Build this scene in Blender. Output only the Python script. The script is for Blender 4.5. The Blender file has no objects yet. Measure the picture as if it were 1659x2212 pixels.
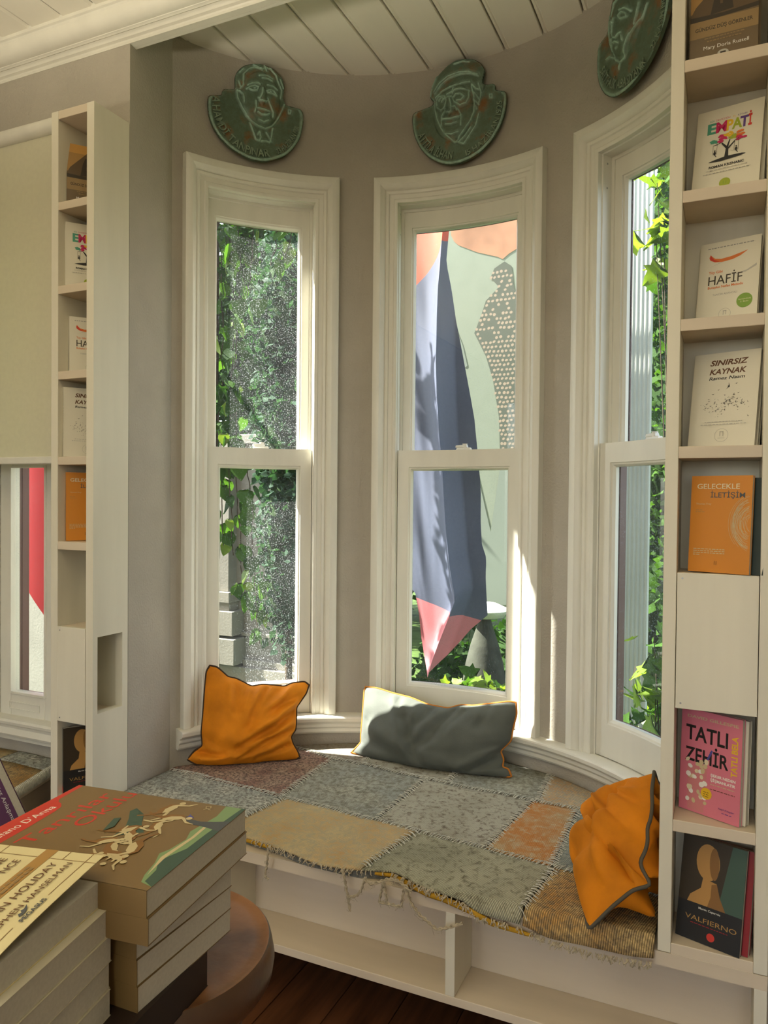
import bpy, math, random
import numpy as np
from mathutils import Vector, Matrix

random.seed(7)
rng = np.random.default_rng(7)
PI = math.pi
rad = math.radians
C = bpy.context.scene.collection
scene = bpy.context.scene

# ------------------------------------------------------------------ camera, sky, sun, fill lights, exposure
cam_data = bpy.data.cameras.new('camera')
cam = bpy.data.objects.new('camera', cam_data)
C.objects.link(cam)
cam_data.sensor_fit = 'VERTICAL'
cam_data.sensor_height = 36.0
cam_data.lens = 26.482
yaw, pitch, roll = 0.4279, -0.0173, 0.0092
fw = Vector((-math.sin(yaw) * math.cos(pitch), math.cos(yaw) * math.cos(pitch), math.sin(pitch)))
rt = Vector((math.cos(yaw), math.sin(yaw), 0))
up = rt.cross(fw)
r2 = rt * math.cos(roll) + up * math.sin(roll)
u2 = up * math.cos(roll) - rt * math.sin(roll)
cam.matrix_world = Matrix(((r2.x, u2.x, -fw.x, 0), (r2.y, u2.y, -fw.y, 0), (r2.z, u2.z, -fw.z, 1.5), (0, 0, 0, 1)))
cam_data.clip_start = 0.02
scene.camera = cam

world = bpy.data.worlds.new('sky')
scene.world = world
world.use_nodes = True
wn = world.node_tree
wn.nodes.clear()
sky = wn.nodes.new('ShaderNodeTexSky')
sky.sky_type = 'NISHITA'
sky.sun_disc = False
sky.sun_elevation = rad(50)
sky.sun_rotation = rad(-107)
sky.air_density = 1.0
sky.dust_density = 1.5
bg = wn.nodes.new('ShaderNodeBackground')
bg.inputs['Strength'].default_value = 0.95
wo = wn.nodes.new('ShaderNodeOutputWorld')
hs = wn.nodes.new('ShaderNodeHueSaturation')
hs.inputs['Saturation'].default_value = 0.45
wn.links.new(sky.outputs[0], hs.inputs['Color'])
wn.links.new(hs.outputs[0], bg.inputs['Color'])
wn.links.new(bg.outputs[0], wo.inputs['Surface'])

SUN_TO = Vector((-1.0, -0.205, 1.19)).normalized()
sun_l = bpy.data.lights.new('sun', 'SUN')
sun_l.energy = 42.0
sun_l.angle = rad(0.6)
sun_l.color = (1.0, 0.95, 0.86)
sun = bpy.data.objects.new('sun', sun_l)
C.objects.link(sun)
sun.rotation_euler = SUN_TO.to_track_quat('Z', 'Y').to_euler()

def globe(name, loc, power, col, r=0.16):
    l = bpy.data.lights.new(name, 'POINT')
    l.energy = power; l.color = col; l.shadow_soft_size = r
    o = bpy.data.objects.new(name, l)
    C.objects.link(o); o.location = loc
WARM = (1.0, 0.90, 0.70)
FILL_GLOBES = [(0.35, -1.9, 1.95), (-1.55, -1.5, 1.95)]      # two added fill globes behind the camera, shaped as pendants
FILL_SPOTS = [(-0.75, -0.60, 1.65), (-2.2, -0.2, 1.75)]      # two added fill spots aimed up, unseen, shaped as floor lamps
for k_, p_ in enumerate(FILL_SPOTS):
    l_ = bpy.data.lights.new('fill_spot_%d' % (k_ + 1), 'SPOT')
    l_.energy = (215, 80)[k_]; l_.color = WARM; l_.spot_size = rad(140); l_.spot_blend = 0.35; l_.shadow_soft_size = 0.10
    o_ = bpy.data.objects.new('fill_spot_%d' % (k_ + 1), l_); C.objects.link(o_); o_.location = p_; o_.rotation_euler = (PI, 0, 0)
for k_, p_ in enumerate(FILL_GLOBES):
    globe('fill_light_%d' % (k_ + 1), p_, (4, 9)[k_], WARM)

vs = scene.view_settings
vs.view_transform = 'Standard'
vs.look = 'None'
vs.gamma = 1.0
vs.use_curve_mapping = False
vs.exposure = 0.10
cy = scene.cycles
cy.max_bounces = 8
cy.diffuse_bounces = 5
cy.glossy_bounces = 3
cy.transmission_bounces = 6
cy.transparent_max_bounces = 16
cy.caustics_reflective = False
cy.caustics_refractive = False
cy.sample_clamp_indirect = 6.0

# ------------------------------------------------------------------ materials
MATS = {}
def mat(name, col, rough=0.5, spec=0.5, metal=0.0, noise=0.0, nscale=20.0, bump=0.0, bscale=60.0, col2=None,
        sheen=0.0, stretch=None, trans=0.0, coat=0.0, detail=4.0, emit=None):
    """principled material, colour varied by object-space noise, optional bump"""
    if name in MATS:
        return MATS[name]
    m = bpy.data.materials.new(name)
    MATS[name] = m
    m.use_nodes = True
    nt = m.node_tree
    b = nt.nodes['Principled BSDF']
    L = nt.links
    b.inputs['Base Color'].default_value = (*col, 1)
    b.inputs['Roughness'].default_value = rough
    b.inputs['Specular IOR Level'].default_value = spec
    b.inputs['Metallic'].default_value = metal
    if sheen:
        b.inputs['Sheen Weight'].default_value = sheen
        b.inputs['Sheen Roughness'].default_value = 0.4
        b.inputs['Sheen Tint'].default_value = (min(1, col[0] * 2), min(1, col[1] * 2), min(1, col[2] * 2), 1)
    if coat:
        b.inputs['Coat Weight'].default_value = coat
        b.inputs['Coat Roughness'].default_value = 0.15
    vec = None
    if noise or bump:
        tc = nt.nodes.new('ShaderNodeTexCoord')
        mp = nt.nodes.new('ShaderNodeMapping')
        if stretch:
            mp.inputs['Scale'].default_value = stretch
        L.new(tc.outputs['Object'], mp.inputs['Vector'])
        vec = mp.outputs['Vector']
    if noise:
        n = nt.nodes.new('ShaderNodeTexNoise')
        n.inputs['Scale'].default_value = nscale
        n.inputs['Detail'].default_value = detail
        L.new(vec, n.inputs['Vector'])
        mx = nt.nodes.new('ShaderNodeMix')
        mx.data_type = 'RGBA'
        c2 = col2 if col2 else tuple(c * (1 - noise) for c in col)
        mx.inputs[6].default_value = (*col, 1)
        mx.inputs[7].default_value = (*c2, 1)
        rp = nt.nodes.new('ShaderNodeMapRange')
        rp.inputs[1].default_value = 0.38
        rp.inputs[2].default_value = 0.66
        L.new(n.outputs['Fac'], rp.inputs[0])
        L.new(rp.outputs[0], mx.inputs[0])
        L.new(mx.outputs[2], b.inputs['Base Color'])
    if bump:
        n2 = nt.nodes.new('ShaderNodeTexNoise')
        n2.inputs['Scale'].default_value = bscale
        n2.inputs['Detail'].default_value = 5
        L.new(vec, n2.inputs['Vector'])
        bp = nt.nodes.new('ShaderNodeBump')
        bp.inputs['Strength'].default_value = bump
        bp.inputs['Distance'].default_value = 0.004
        L.new(n2.outputs['Fac'], bp.inputs['Height'])
        L.new(bp.outputs[0], b.inputs['Normal'])
    if trans:
        tr = nt.nodes.new('ShaderNodeBsdfTranslucent')
        tr.inputs['Color'].default_value = (min(1, col[0] * 1.7), min(1, col[1] * 1.7), col[2] * 0.9, 1)
        ms = nt.nodes.new('ShaderNodeMixShader')
        ms.inputs[0].default_value = trans
        out = nt.nodes['Material Output']
        L.new(b.outputs[0], ms.inputs[1])
        L.new(tr.outputs[0], ms.inputs[2])
        L.new(ms.outputs[0], out.inputs['Surface'])
    return m

def glass_mat():
    m = bpy.data.materials.new('dusty_window_glass')
    m.use_nodes = True
    nt = m.node_tree
    nt.nodes.clear()
    L = nt.links
    out = nt.nodes.new('ShaderNodeOutputMaterial')
    tr = nt.nodes.new('ShaderNodeBsdfTransparent')
    tr.inputs['Color'].default_value = (0.93, 0.96, 0.95, 1)
    gl = nt.nodes.new('ShaderNodeBsdfGlossy')
    gl.inputs['Roughness'].default_value = 0.01
    fr = nt.nodes.new('ShaderNodeFresnel')
    fr.inputs['IOR'].default_value = 1.45
    mul = nt.nodes.new('ShaderNodeMath')
    mul.operation = 'MULTIPLY'
    mul.inputs[1].default_value = 0.8
    m1 = nt.nodes.new('ShaderNodeMixShader')
    L.new(fr.outputs[0], mul.inputs[0])
    L.new(mul.outputs[0], m1.inputs[0])
    L.new(tr.outputs[0], m1.inputs[1])
    L.new(gl.outputs[0], m1.inputs[2])
    # dust and rain specks on the pane
    tc = nt.nodes.new('ShaderNodeTexCoord')
    n1 = nt.nodes.new('ShaderNodeTexNoise')
    n1.inputs['Scale'].default_value = 240
    n1.inputs['Detail'].default_value = 3
    n2 = nt.nodes.new('ShaderNodeTexNoise')
    n2.inputs['Scale'].default_value = 6
    L.new(tc.outputs['Object'], n1.inputs['Vector'])
    L.new(tc.outputs['Object'], n2.inputs['Vector'])
    r1 = nt.nodes.new('ShaderNodeMapRange')
    r1.inputs[1].default_value = 0.55
    r1.inputs[2].default_value = 0.75
    r1.inputs[3].default_value = 0.02
    r1.inputs[4].default_value = 0.30
    L.new(n1.outputs['Fac'], r1.inputs[0])
    r2_ = nt.nodes.new('ShaderNodeMapRange')
    r2_.inputs[1].default_value = 0.3
    r2_.inputs[2].default_value = 0.7
    r2_.inputs[3].default_value = 0.4
    r2_.inputs[4].default_value = 1.0
    L.new(n2.outputs['Fac'], r2_.inputs[0])
    mm = nt.nodes.new('ShaderNodeMath')
    mm.operation = 'MULTIPLY'
    L.new(r1.outputs[0], mm.inputs[0])
    L.new(r2_.outputs[0], mm.inputs[1])
    df = nt.nodes.new('ShaderNodeBsdfTranslucent')
    df.inputs['Color'].default_value = (0.75, 0.8, 0.8, 1)
    m2 = nt.nodes.new('ShaderNodeMixShader')
    L.new(mm.outputs[0], m2.inputs[0])
    L.new(m1.outputs[0], m2.inputs[1])
    L.new(df.outputs[0], m2.inputs[2])
    L.new(m2.outputs[0], out.inputs['Surface'])
    return m
GLASS = glass_mat()

WHITE = mat('white_gloss_paint', (0.72, 0.70, 0.61), 0.38, 0.5, noise=0.06, nscale=14, bump=0.08, bscale=90, stretch=(1, 1, 0.25))
WASH = mat('whitewashed_wood', (0.70, 0.66, 0.53), 0.55, 0.4, noise=0.10, nscale=9, bump=0.12, bscale=40, stretch=(1, 1, 0.12))
WASHH = mat('whitewashed_board', (0.64, 0.545, 0.41), 0.55, 0.4, noise=0.12, nscale=9, bump=0.12, bscale=40, stretch=(0.12, 1, 1))
CEIL = mat('ceiling_paint', (0.80, 0.765, 0.66), 0.5, 0.4, noise=0.05, nscale=6, bump=0.05, bscale=30, stretch=(1, 0.2, 1))
WALL = mat('taupe_wall_plaster', (0.425, 0.39, 0.325), 0.85, 0.25, noise=0.08, nscale=5, bump=0.55, bscale=130)
MAROON = mat('maroon_outer_paint', (0.10, 0.035, 0.025), 0.5)
DARKWOOD = mat('dark_floor_wood', (0.16, 0.062, 0.024), 0.42, 0.5, noise=0.6, nscale=5, bump=0.15, bscale=30, stretch=(6, 0.5, 1))
GAP = mat('dark_gap', (0.012, 0.009, 0.007), 0.9)
STEEL = mat('grey_steel', (0.35, 0.35, 0.34), 0.35, metal=0.9)
LATCH = mat('white_latch', (0.72, 0.72, 0.68), 0.3)
BRASS = mat('aged_brass', (0.45, 0.34, 0.16), 0.35, metal=0.8)

# ------------------------------------------------------------------ mesh helpers
class MB:
    def __init__(s):
        s.v = []; s.f = []; s.mi = []
    def add(s, vs_, fs_, m=0):
        o = len(s.v)
        s.v.extend([tuple(q) for q in vs_])
        for f in fs_:
            s.f.append(tuple(i + o for i in f))
            s.mi.append(m)
        return s
    def box(s, x0, x1, y0, y1, z0, z1, m=0):
        return s.hexa([(x0, y0, z0), (x1, y0, z0), (x1, y1, z0), (x0, y1, z0), (x0, y0, z1), (x1, y0, z1), (x1, y1, z1), (x0, y1, z1)], m)
    def hexa(s, v, m=0):
        return s.add(v, [(0, 3, 2, 1), (4, 5, 6, 7), (0, 1, 5, 4), (1, 2, 6, 5), (2, 3, 7, 6), (3, 0, 4, 7)], m)
    def prism(s, poly, z0, z1, m=0):
        n = len(poly)
        v = [(x, y, z0) for x, y in poly] + [(x, y, z1) for x, y in poly]
        f = [tuple(range(n - 1, -1, -1)), tuple(range(n, 2 * n))] + [(i, (i + 1) % n, n + (i + 1) % n, n + i) for i in range(n)]
        return s.add(v, f, m)
    def grid(s, P, m=0, close_u=False, close_v=False, flip=False):
        nu, nv = len(P), len(P[0])
        v = [q for row in P for q in row]
        f = []
        for i in range(nu if close_u else nu - 1):
            for j in range(nv if close_v else nv - 1):
                a = i * nv + j; b = ((i + 1) % nu) * nv + j
                c = ((i + 1) % nu) * nv + (j + 1) % nv; d = i * nv + (j + 1) % nv
                f.append((a, d, c, b) if flip else (a, b, c, d))
        return s.add(v, f, m)
    def tube(s, pts, r, n=8, m=0, closed=False, caps=True):
        P = [Vector(p) for p in pts]
        k = len(P)
        rings = []
        nrm = None
        for i in range(k):
            a = P[i - 1] if (i > 0 or closed) else P[0]
            b = P[(i + 1) % k] if (i < k - 1 or closed) else P[-1]
            t = (b - a)
            if t.length < 1e-9:
                t = Vector((0, 0, 1))
            t.normalize()
            if nrm is None:
                nrm = t.orthogonal().normalized()
            else:
                nrm = (nrm - t * nrm.dot(t))
                nrm = nrm.normalized() if nrm.length > 1e-6 else t.orthogonal().normalized()
            bi = t.cross(nrm)
            rr = r[i] if hasattr(r, '__len__') else r
            rings.append([P[i] + (nrm * math.cos(2 * PI * j / n) + bi * math.sin(2 * PI * j / n)) * rr for j in range(n)])
        s.grid(rings, m, close_u=closed, close_v=True)
        if caps and not closed:
            o = len(s.v) - k * n
            s.f.append(tuple(o + j for j in range(n - 1, -1, -1))); s.mi.append(m)
            s.f.append(tuple(o + (k - 1) * n + j for j in range(n))); s.mi.append(m)
        return s
    def lathe(s, prof, cx=0, cy_=0, n=32, m=0):
        return s.grid([[(cx + r * math.cos(2 * PI * j / n), cy_ + r * math.sin(2 * PI * j / n), z) for j in range(n)] for r, z in prof], m, close_v=True, flip=True)
    def mesh(s, name):
        me = bpy.data.meshes.new(name)
        me.from_pydata([tuple(q) for q in s.v], [], s.f)
        me.polygons.foreach_set('material_index', s.mi)
        return me

def setmats(o, mats):
    for m in (mats if isinstance(mats, (list, tuple)) else [mats]):
        o.data.materials.append(m)

def obj(name, mb, mats, parent=None, smooth=None, bevel=0.0, seg=2):
    me = mb.mesh(name) if isinstance(mb, MB) else mb
    if smooth is not None:
        me.shade_smooth()
        me.set_sharp_from_angle(angle=rad(smooth))
    o = bpy.data.objects.new(name, me)
    C.objects.link(o)
    if len(me.materials) == 0:
        setmats(o, mats)
    if parent is not None:
        o.parent = parent
    if bevel:
        b = o.modifiers.new('bevel', 'BEVEL')
        b.width = bevel; b.segments = seg; b.limit_method = 'ANGLE'; b.angle_limit = rad(40)
        b.harden_normals = False
    return o

def tag(o, label=None, cat=None, group=None, kind=None):
    if label: o['label'] = label
    if cat: o['category'] = cat
    if group: o['group'] = group
    if kind: o['kind'] = kind
    return o

def thing(name, label, cat, loc=(0, 0, 0), group=None, mw=None):
    o = bpy.data.objects.new(name, None)
    o.empty_display_size = 0.05
    C.objects.link(o)
    if mw is not None: o.matrix_world = mw
    else: o.location = loc
    return tag(o, label, cat, group)

def struct(name, mb, mats, parent=None, **k):
    o = obj(name, mb, mats, parent, **k)
    if parent is None: o['kind'] = 'structure'
    return o

def copy_tree(o, parent=None):
    c = o.copy()
    C.objects.link(c)
    if parent is not None: c.parent = parent
    for ch in o.children: copy_tree(ch, c)
    return c

_txt_cache = {}
def text_geo(body, bold=0.0, shear=0.0, extrude=0.0):
    """flat outline text -> (verts, faces, bbox), height of capitals about 0.7"""
    key = (body, bold, shear, extrude)
    if key in _txt_cache: return _txt_cache[key]
    cu = bpy.data.curves.new('txt', 'FONT')
    cu.body = body; cu.size = 1.0; cu.offset = bold; cu.shear = shear; cu.extrude = extrude
    cu.resolution_u = 3
    cu.fill_mode = 'FRONT' if not extrude else 'BOTH'
    o = bpy.data.objects.new('txt', cu)
    C.objects.link(o)
    dg = bpy.context.evaluated_depsgraph_get()
    me = bpy.data.meshes.new_from_object(o.evaluated_get(dg))
    v = [tuple(q.co) for q in me.vertices]
    f = [tuple(p.vertices) for p in me.polygons]
    bpy.data.objects.remove(o); bpy.data.curves.remove(cu); bpy.data.meshes.remove(me)
    xs = [q[0] for q in v] or [0]; ys = [q[1] for q in v] or [0]
    _txt_cache[key] = (v, f, (min(xs), max(xs), min(ys), max(ys)))
    return _txt_cache[key]

class Art:
    """flat print on a cover: u to the right, v up, thin layers over the surface"""
    def __init__(s):
        s.mb = MB(); s.mats = []; s.k = 0
    def mi(s, m):
        if m not in s.mats: s.mats.append(m)
        return s.mats.index(m)
    def lay(s):
        s.k += 1
        return 0.00010 + 0.000014 * s.k
    def poly(s, pts, m):
        z = s.lay()
        s.mb.add([(x, y, z) for x, y in pts], [tuple(range(len(pts)))], s.mi(m)); return s
    def rect(s, u0, u1, v0, v1, m):
        return s.poly([(u0, v0), (u1, v0), (u1, v1), (u0, v1)], m)
    def ell(s, cu, cv, ru, rv, m, rot=0, n=20):
        c, d = math.cos(rot), math.sin(rot)
        return s.poly([(cu + ru * math.cos(t) * c - rv * math.sin(t) * d, cv + ru * math.cos(t) * d + rv * math.sin(t) * c) for t in [2 * PI * i / n for i in range(n)]], m)
    def line(s, pts, w, m, closed=False):
        z = s.lay(); k = s.mi(m); n = len(pts)
        for i in range(n if closed else n - 1):
            a = Vector(pts[i]); b = Vector(pts[(i + 1) % n]); t = b - a
            if t.length < 1e-9: continue
            t.normalize(); q = Vector((-t.y, t.x)) * w / 2
            s.mb.add([(*(a - q), z), (*(b - q), z), (*(b + q), z), (*(a + q), z)], [(0, 1, 2, 3)], k)
        return s
    def text(s, body, u, v, m, h=None, w=None, align='L', bold=0.0, shear=0.0, rot=0.0):
        vs_, fs_, (x0, x1, y0, y1) = text_geo(body, bold, shear)
        sy = h / 0.73
        sx = sy if w is None else w / max(1e-6, x1 - x0)
        off = {'L': x0, 'C': (x0 + x1) / 2, 'R': x1}[align]
        z = s.lay(); c, d = math.cos(rot), math.sin(rot)
        P = []
        for q in vs_:
            a = (q[0] - off) * sx; b = q[1] * sy
            P.append((u + a * c - b * d, v + a * d + b * c, z))
        s.mb.add(P, fs_, s.mi(m)); return s
    def build(s, name, parent, fn, step=None):
        m2 = MB()
        if step:                        # cut the print into strips so that it follows a bent cover
            for f, mi in zip(s.mb.f, s.mb.mi):
                P = [s.mb.v[q] for q in f]; z = P[0][2]
                u0, u1 = min(p[0] for p in P), max(p[0] for p in P)
                k0, k1 = int(math.floor(u0 / step)), int(math.ceil(u1 / step))
                for k in range(k0, max(k1, k0 + 1)):
                    Q = [(p[0], p[1]) for p in P]
                    if k1 - k0 > 1:
                        for sg, lim in ((1, k * step), (-1, (k + 1) * step)):
                            R0 = []
                            for a, b in zip(Q, Q[1:] + Q[:1]):
                                ia, ib = sg * (a[0] - lim) >= 0, sg * (b[0] - lim) >= 0
                                if ia: R0.append(a)
                                if ia != ib:
                                    t = (lim - a[0]) / (b[0] - a[0]); R0.append((lim, a[1] + (b[1] - a[1]) * t))
                            Q = R0
                            if not Q: break
                    if len(Q) > 2: m2.add([fn(a, b, z) for a, b in Q], [tuple(range(len(Q)))], mi)
        else:
            m2.v = [fn(*q) for q in s.mb.v]; m2.f = s.mb.f; m2.mi = s.mb.mi
        return obj(name, m2, s.mats, parent)

# ------------------------------------------------------------------ the plan of the room
F = 1.755            # front plane of the bookcases and the bench
W = 1.907            # face of the main wall
CX, CY, R = -0.9374, 1.7576, 0.9761      # the round bay
XL, XR = -1.794, -0.081                  # corners of the bay opening
ZBAY, ZROOM = 3.149, 3.062
def cyl(a, r, z):    # angle in degrees from +y toward +x
    t = rad(a)
    return (CX + r * math.sin(t), CY + r * math.cos(t), z)

# floor: planks running into the room's depth
fl = struct('floor', MB().box(-2.62, 1.5, -2.7, 2.08, -0.06, -0.021).box(-1.86, -.01, 2.08, 2.70, -0.06, -0.021), GAP)
pw = 0.176
x = -2.62
i = 0
plank_mes = [MB().box(0.0015, pw - 0.0015, -2.7, e_, -0.02, 0.0).mesh('plank') for e_ in (2.08, 2.66)]
for m_ in plank_mes: m_.materials.append(DARKWOOD)
while x < 1.45:
    o = bpy.data.objects.new('plank', plank_mes[1 if -1.75 < x < -.3 else 0])
    C.objects.link(o); o.parent = fl
    o.location = (x, 0, random.uniform(-0.0015, 0.0))
    x += pw
# walls
wl = MB()
wl.box(-2.62, -2.12, W, 2.10, 2.62, 3.3); wl.box(-2.62, -2.12, 2.036, 2.10, 0, 0.60)
wl.box(-2.12, -1.99, W, 2.12, 0, 3.3)
wl.box(0.1, 1.5, W, 2.12, 0, 3.3)
struct('wall_back', wl, WALL)
struct('wall_left', MB().box(-2.70, -2.62, -2.8, 2.10, 0, 3.3), WALL)
struct('wall_right', MB().box(1.5, 1.6, -2.8, 2.12, 0, 3.3), WALL)
wf = MB().box(-2.62, 1.5, -2.8, -2.7, 0, 0.8).box(-2.62, 1.5, -2.8, -2.7, 2.6, 3.3)
for a, b in ((-2.62, -2.3), (-1.3, -0.9), (0.1, 0.5), (1.2, 1.5)): wf.box(a, b, -2.8, -2.7, 0.8, 2.6)
struct('wall_front', wf, WALL)
# curved bay wall with three window openings
WIN = {1: (-45.85, 12.2), 2: (0.05, 14.65), 3: (45.6, 12.2)}     # centre angle, half width of the casing opening
cuts = [(-66.0, 66.0)]
bw = MB()
def arc_block(mb, a0, a1, z0, z1, r0=R, r1=R + 0.085, n=None):
    n = n or max(2, int((a1 - a0) / 2.5))
    An = [a0 + (a1 - a0) * k / n for k in range(n + 1)]
    ring = [[cyl(a, r0, z0), cyl(a, r0, z1), cyl(a, r1, z1), cyl(a, r1, z0)] for a in An]
    mb.grid(ring, close_v=True)
    o = len(mb.v) - 4 * (n + 1)
    mb.f.append((o, o + 1, o + 2, o + 3)); mb.mi.append(0)
    o2 = len(mb.v) - 4
    mb.f.append((o2 + 3, o2 + 2, o2 + 1, o2)); mb.mi.append(0)
ZS, ZH = 0.645, 2.675      # opening in the wall
edges = [-66.0]
for k in (1, 2, 3):
    c, h = WIN[k]
    edges += [c - h - 2.0, c + h + 2.0]
edges.append(66.0)
for k in range(0, len(edges), 2): arc_block(bw, edges[k], edges[k + 1], ZS, ZH)
arc_block(bw, -66, 66, -0.3, ZS); arc_block(bw, -66, 66, ZH, 3.3)
pL = cyl(-66, R, 0); pLo = cyl(-66, R + 0.085, 0)
bw.prism([(XL, W), (pL[0], pL[1]), (pLo[0], pLo[1]), (-1.99, W)][::-1], -0.3, 3.3)
pR = cyl(66, R, 0); pRo = cyl(66, R + 0.085, 0)
bw.prism([(XR, W), (pR[0], pR[1]), (pRo[0], pRo[1]), (0.1, W)], -0.3, 3.3)
struct('wall_bay', bw, WALL, smooth=30)

# bay ceiling: boards with a bead at each joint, cut to the round wall
bc = struct('ceiling_bay', MB().box(-2.1, 0.22, 1.925, 2.95, ZBAY + 0.022, ZBAY + 0.06), GAP)
bx0 = -1.67 - 0.15 * 2
for k in range(14):
    x0, x1 = bx0 + 0.15 * k, bx0 + 0.15 * (k + 1)
    xs = [x0 + 0.0025, x0 + 0.012, x0 + 0.017, (x0 + x1) / 2, x1 - 0.004, x1 - 0.0025]
    zs = [ZBAY + 0.006, ZBAY + 0.001, ZBAY + 0.0055, ZBAY, ZBAY, ZBAY + 0.004]
    zs[2] = ZBAY + 0.004
    xs.insert(3, x0 + 0.021); zs.insert(3, ZBAY)
    def yend(xx):
        d = (R + 0.05) ** 2 - (xx - CX) ** 2
        return max(1.95, CY + math.sqrt(d)) if d > 0 else 1.95
    P = [[(a, 1.926, z), (a, yend(a), z)] for a, z in zip(xs, zs)]
    T = [[(a, yend(a), ZBAY + 0.021), (a, 1.926, ZBAY + 0.021)] for a in xs]
    ring = [p + t for p, t in zip(P, T)]
    mb = MB().grid(ring, close_v=True)
    n = len(xs)
    mb.f.append((0, 1, 2, 3)); mb.mi.append(0)
    o_ = 4 * (n - 1)
    mb.f.append((o_ + 3, o_ + 2, o_ + 1, o_)); mb.mi.append(0)
    obj('ceiling_board', mb, CEIL, bc)
# room ceiling
rc = struct('ceiling', MB().box(-2.70, 1.6, -2.8, 1.928, ZROOM + 0.025, ZROOM + 0.28), GAP)
k = 0
xb = -2.003 - 0.141 * 4
while xb < 1.4:
    mb = MB()
    prof = [(0.002, 0.008), (0.01, 0.0), (0.131, 0.0), (0.139, 0.008)]
    mb.grid([[(xb + a, -2.7, ZROOM + z), (xb + a, 1.90, ZROOM + z), (xb + a, 1.90, ZROOM + 0.024), (xb + a, -2.7, ZROOM + 0.024)] for a, z in prof], close_v=True)
    obj('ceiling_board', mb, CEIL, rc)
    xb += 0.141
# crown moulding along the main wall and across the bay opening
prof = [(1.816, ZROOM + 0.01), (1.816, 3.052), (1.822, 3.049), (1.825, 3.044)]
for k in range(9):
    t = k / 8 * PI / 2
    prof.append((1.826 + 0.042 * (1 - math.cos(t)), 3.043 - 0.040 * math.sin(t)))
prof += [(1.869, 3.001), (1.873, 3.000), (1.877, 2.997), (1.880, 3.0), (1.884, 3.001), (1.889, 2.998), (1.892, 2.994), (1.893, 2.990), (1.902, 2.987), (1.9045, 2.983), (1.9045, 2.975), (1.928, 2.975), (1.928, ZROOM + 0.01)]
cm = MB().grid([[(xx, y, z) for y, z in prof] for xx in (-2.62, XL + 0.002, XR, 1.5)], flip=True)
struct('trim_crown', cm, WHITE, smooth=25)
hd = MB().box(XL - 0.15, XR + 0.15, 1.9285, 1.94, 2.975, 3.2)
struct('trim_header', hd, WHITE)

# ------------------------------------------------------------------ bay windows
CAS = [(0.0, 0.010), (0.003, 0.012), (0.012, 0.012), (0.016, 0.008), (0.031, 0.009), (0.034, 0.014), (0.043, 0.016), (0.047, 0.013),
       (0.050, 0.018), (0.056, 0.024), (0.063, 0.0265), (0.067, 0.030), (0.090, 0.030), (0.094, 0.027), (0.0955, 0.0), (0.0955, -0.004)]
def strip(prof, aL, aR, z0, z1, side, rr=R, nh=18):
    """sweep (d, p): d = metres away from the opening edge, p = metres toward the room. side: left / right / head"""
    g = rad(1)
    rows = []
    if side in 'LR':
        for z in (0, 1):
            row = []
            for d, p in prof:
                da = math.degrees(d / rr)
                a = aL - da if side == 'L' else aR + da
                row.append(cyl(a, rr - p, z0 if z == 0 else z1 + d))
            rows.append(row)
        return MB().grid(rows, flip=(side == 'R'))
    for k in range(nh + 1):
        t = k / nh; row = []
        for d, p in prof:
            da = math.degrees(d / rr)
            row.append(cyl((aL - da) * (1 - t) + (aR + da) * t, rr - p, z1 + d))
        rows.append(row)
    return MB().grid(rows)
def loop(prof, aL, aR, z0, z1, rr, ws, wt, wb, nh=14):
    """closed rectangular frame; prof (f, o, p): offset inward = f * member width + o"""
    mb = MB(); cols = []
    def pt(a_side, zside, f, o, p, t=None):
        pass
    path = [('BL', 0), ('TL', 0)] + [('T', k / nh) for k in range(1, nh)] + [('TR', 0), ('BR', 0)] + [('B', 1 - k / nh) for k in range(1, nh)]
    for kind, t in path:
        row = []
        for f, o, p in prof:
            ds = f * ws + o; dt = f * wt + o; db = f * wb + o
            l = aL + math.degrees(ds / rr); r_ = aR - math.degrees(ds / rr)
            zb, zt = z0 + db, z1 - dt
            if kind == 'BL': q = (l, zb)
            elif kind == 'TL': q = (l, zt)
            elif kind == 'TR': q = (r_, zt)
            elif kind == 'BR': q = (r_, zb)
            elif kind == 'T': q = (l * (1 - t) + r_ * t, zt)
            else: q = (l * (1 - t) + r_ * t, zb)
            row.append(cyl(q[0], rr - p, q[1]))
        cols.append(row)
    mb.grid(cols, close_u=True, close_v=True)
    return mb
SASH = [(0, 0, -0.018), (0, 0, 0.018), (1, -0.014, 0.018), (1, -0.0125, 0.0135), (1, -0.007, 0.0125), (1, 0, 0.004), (1, 0, -0.010), (0.8, 0, -0.018)]
JAMB = [(0.0, 0.010), (0.0, -0.008), (-0.004, -0.010), (-0.006, -0.048), (-0.016, -0.049), (-0.018, -0.056), (-0.0165, -0.094)]
JOUT = [(-0.012, -0.090), (-0.014, -0.098), (-0.014, -0.097), (0.03, -0.099), (0.03, -0.103)]
DUSTY = []
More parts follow.
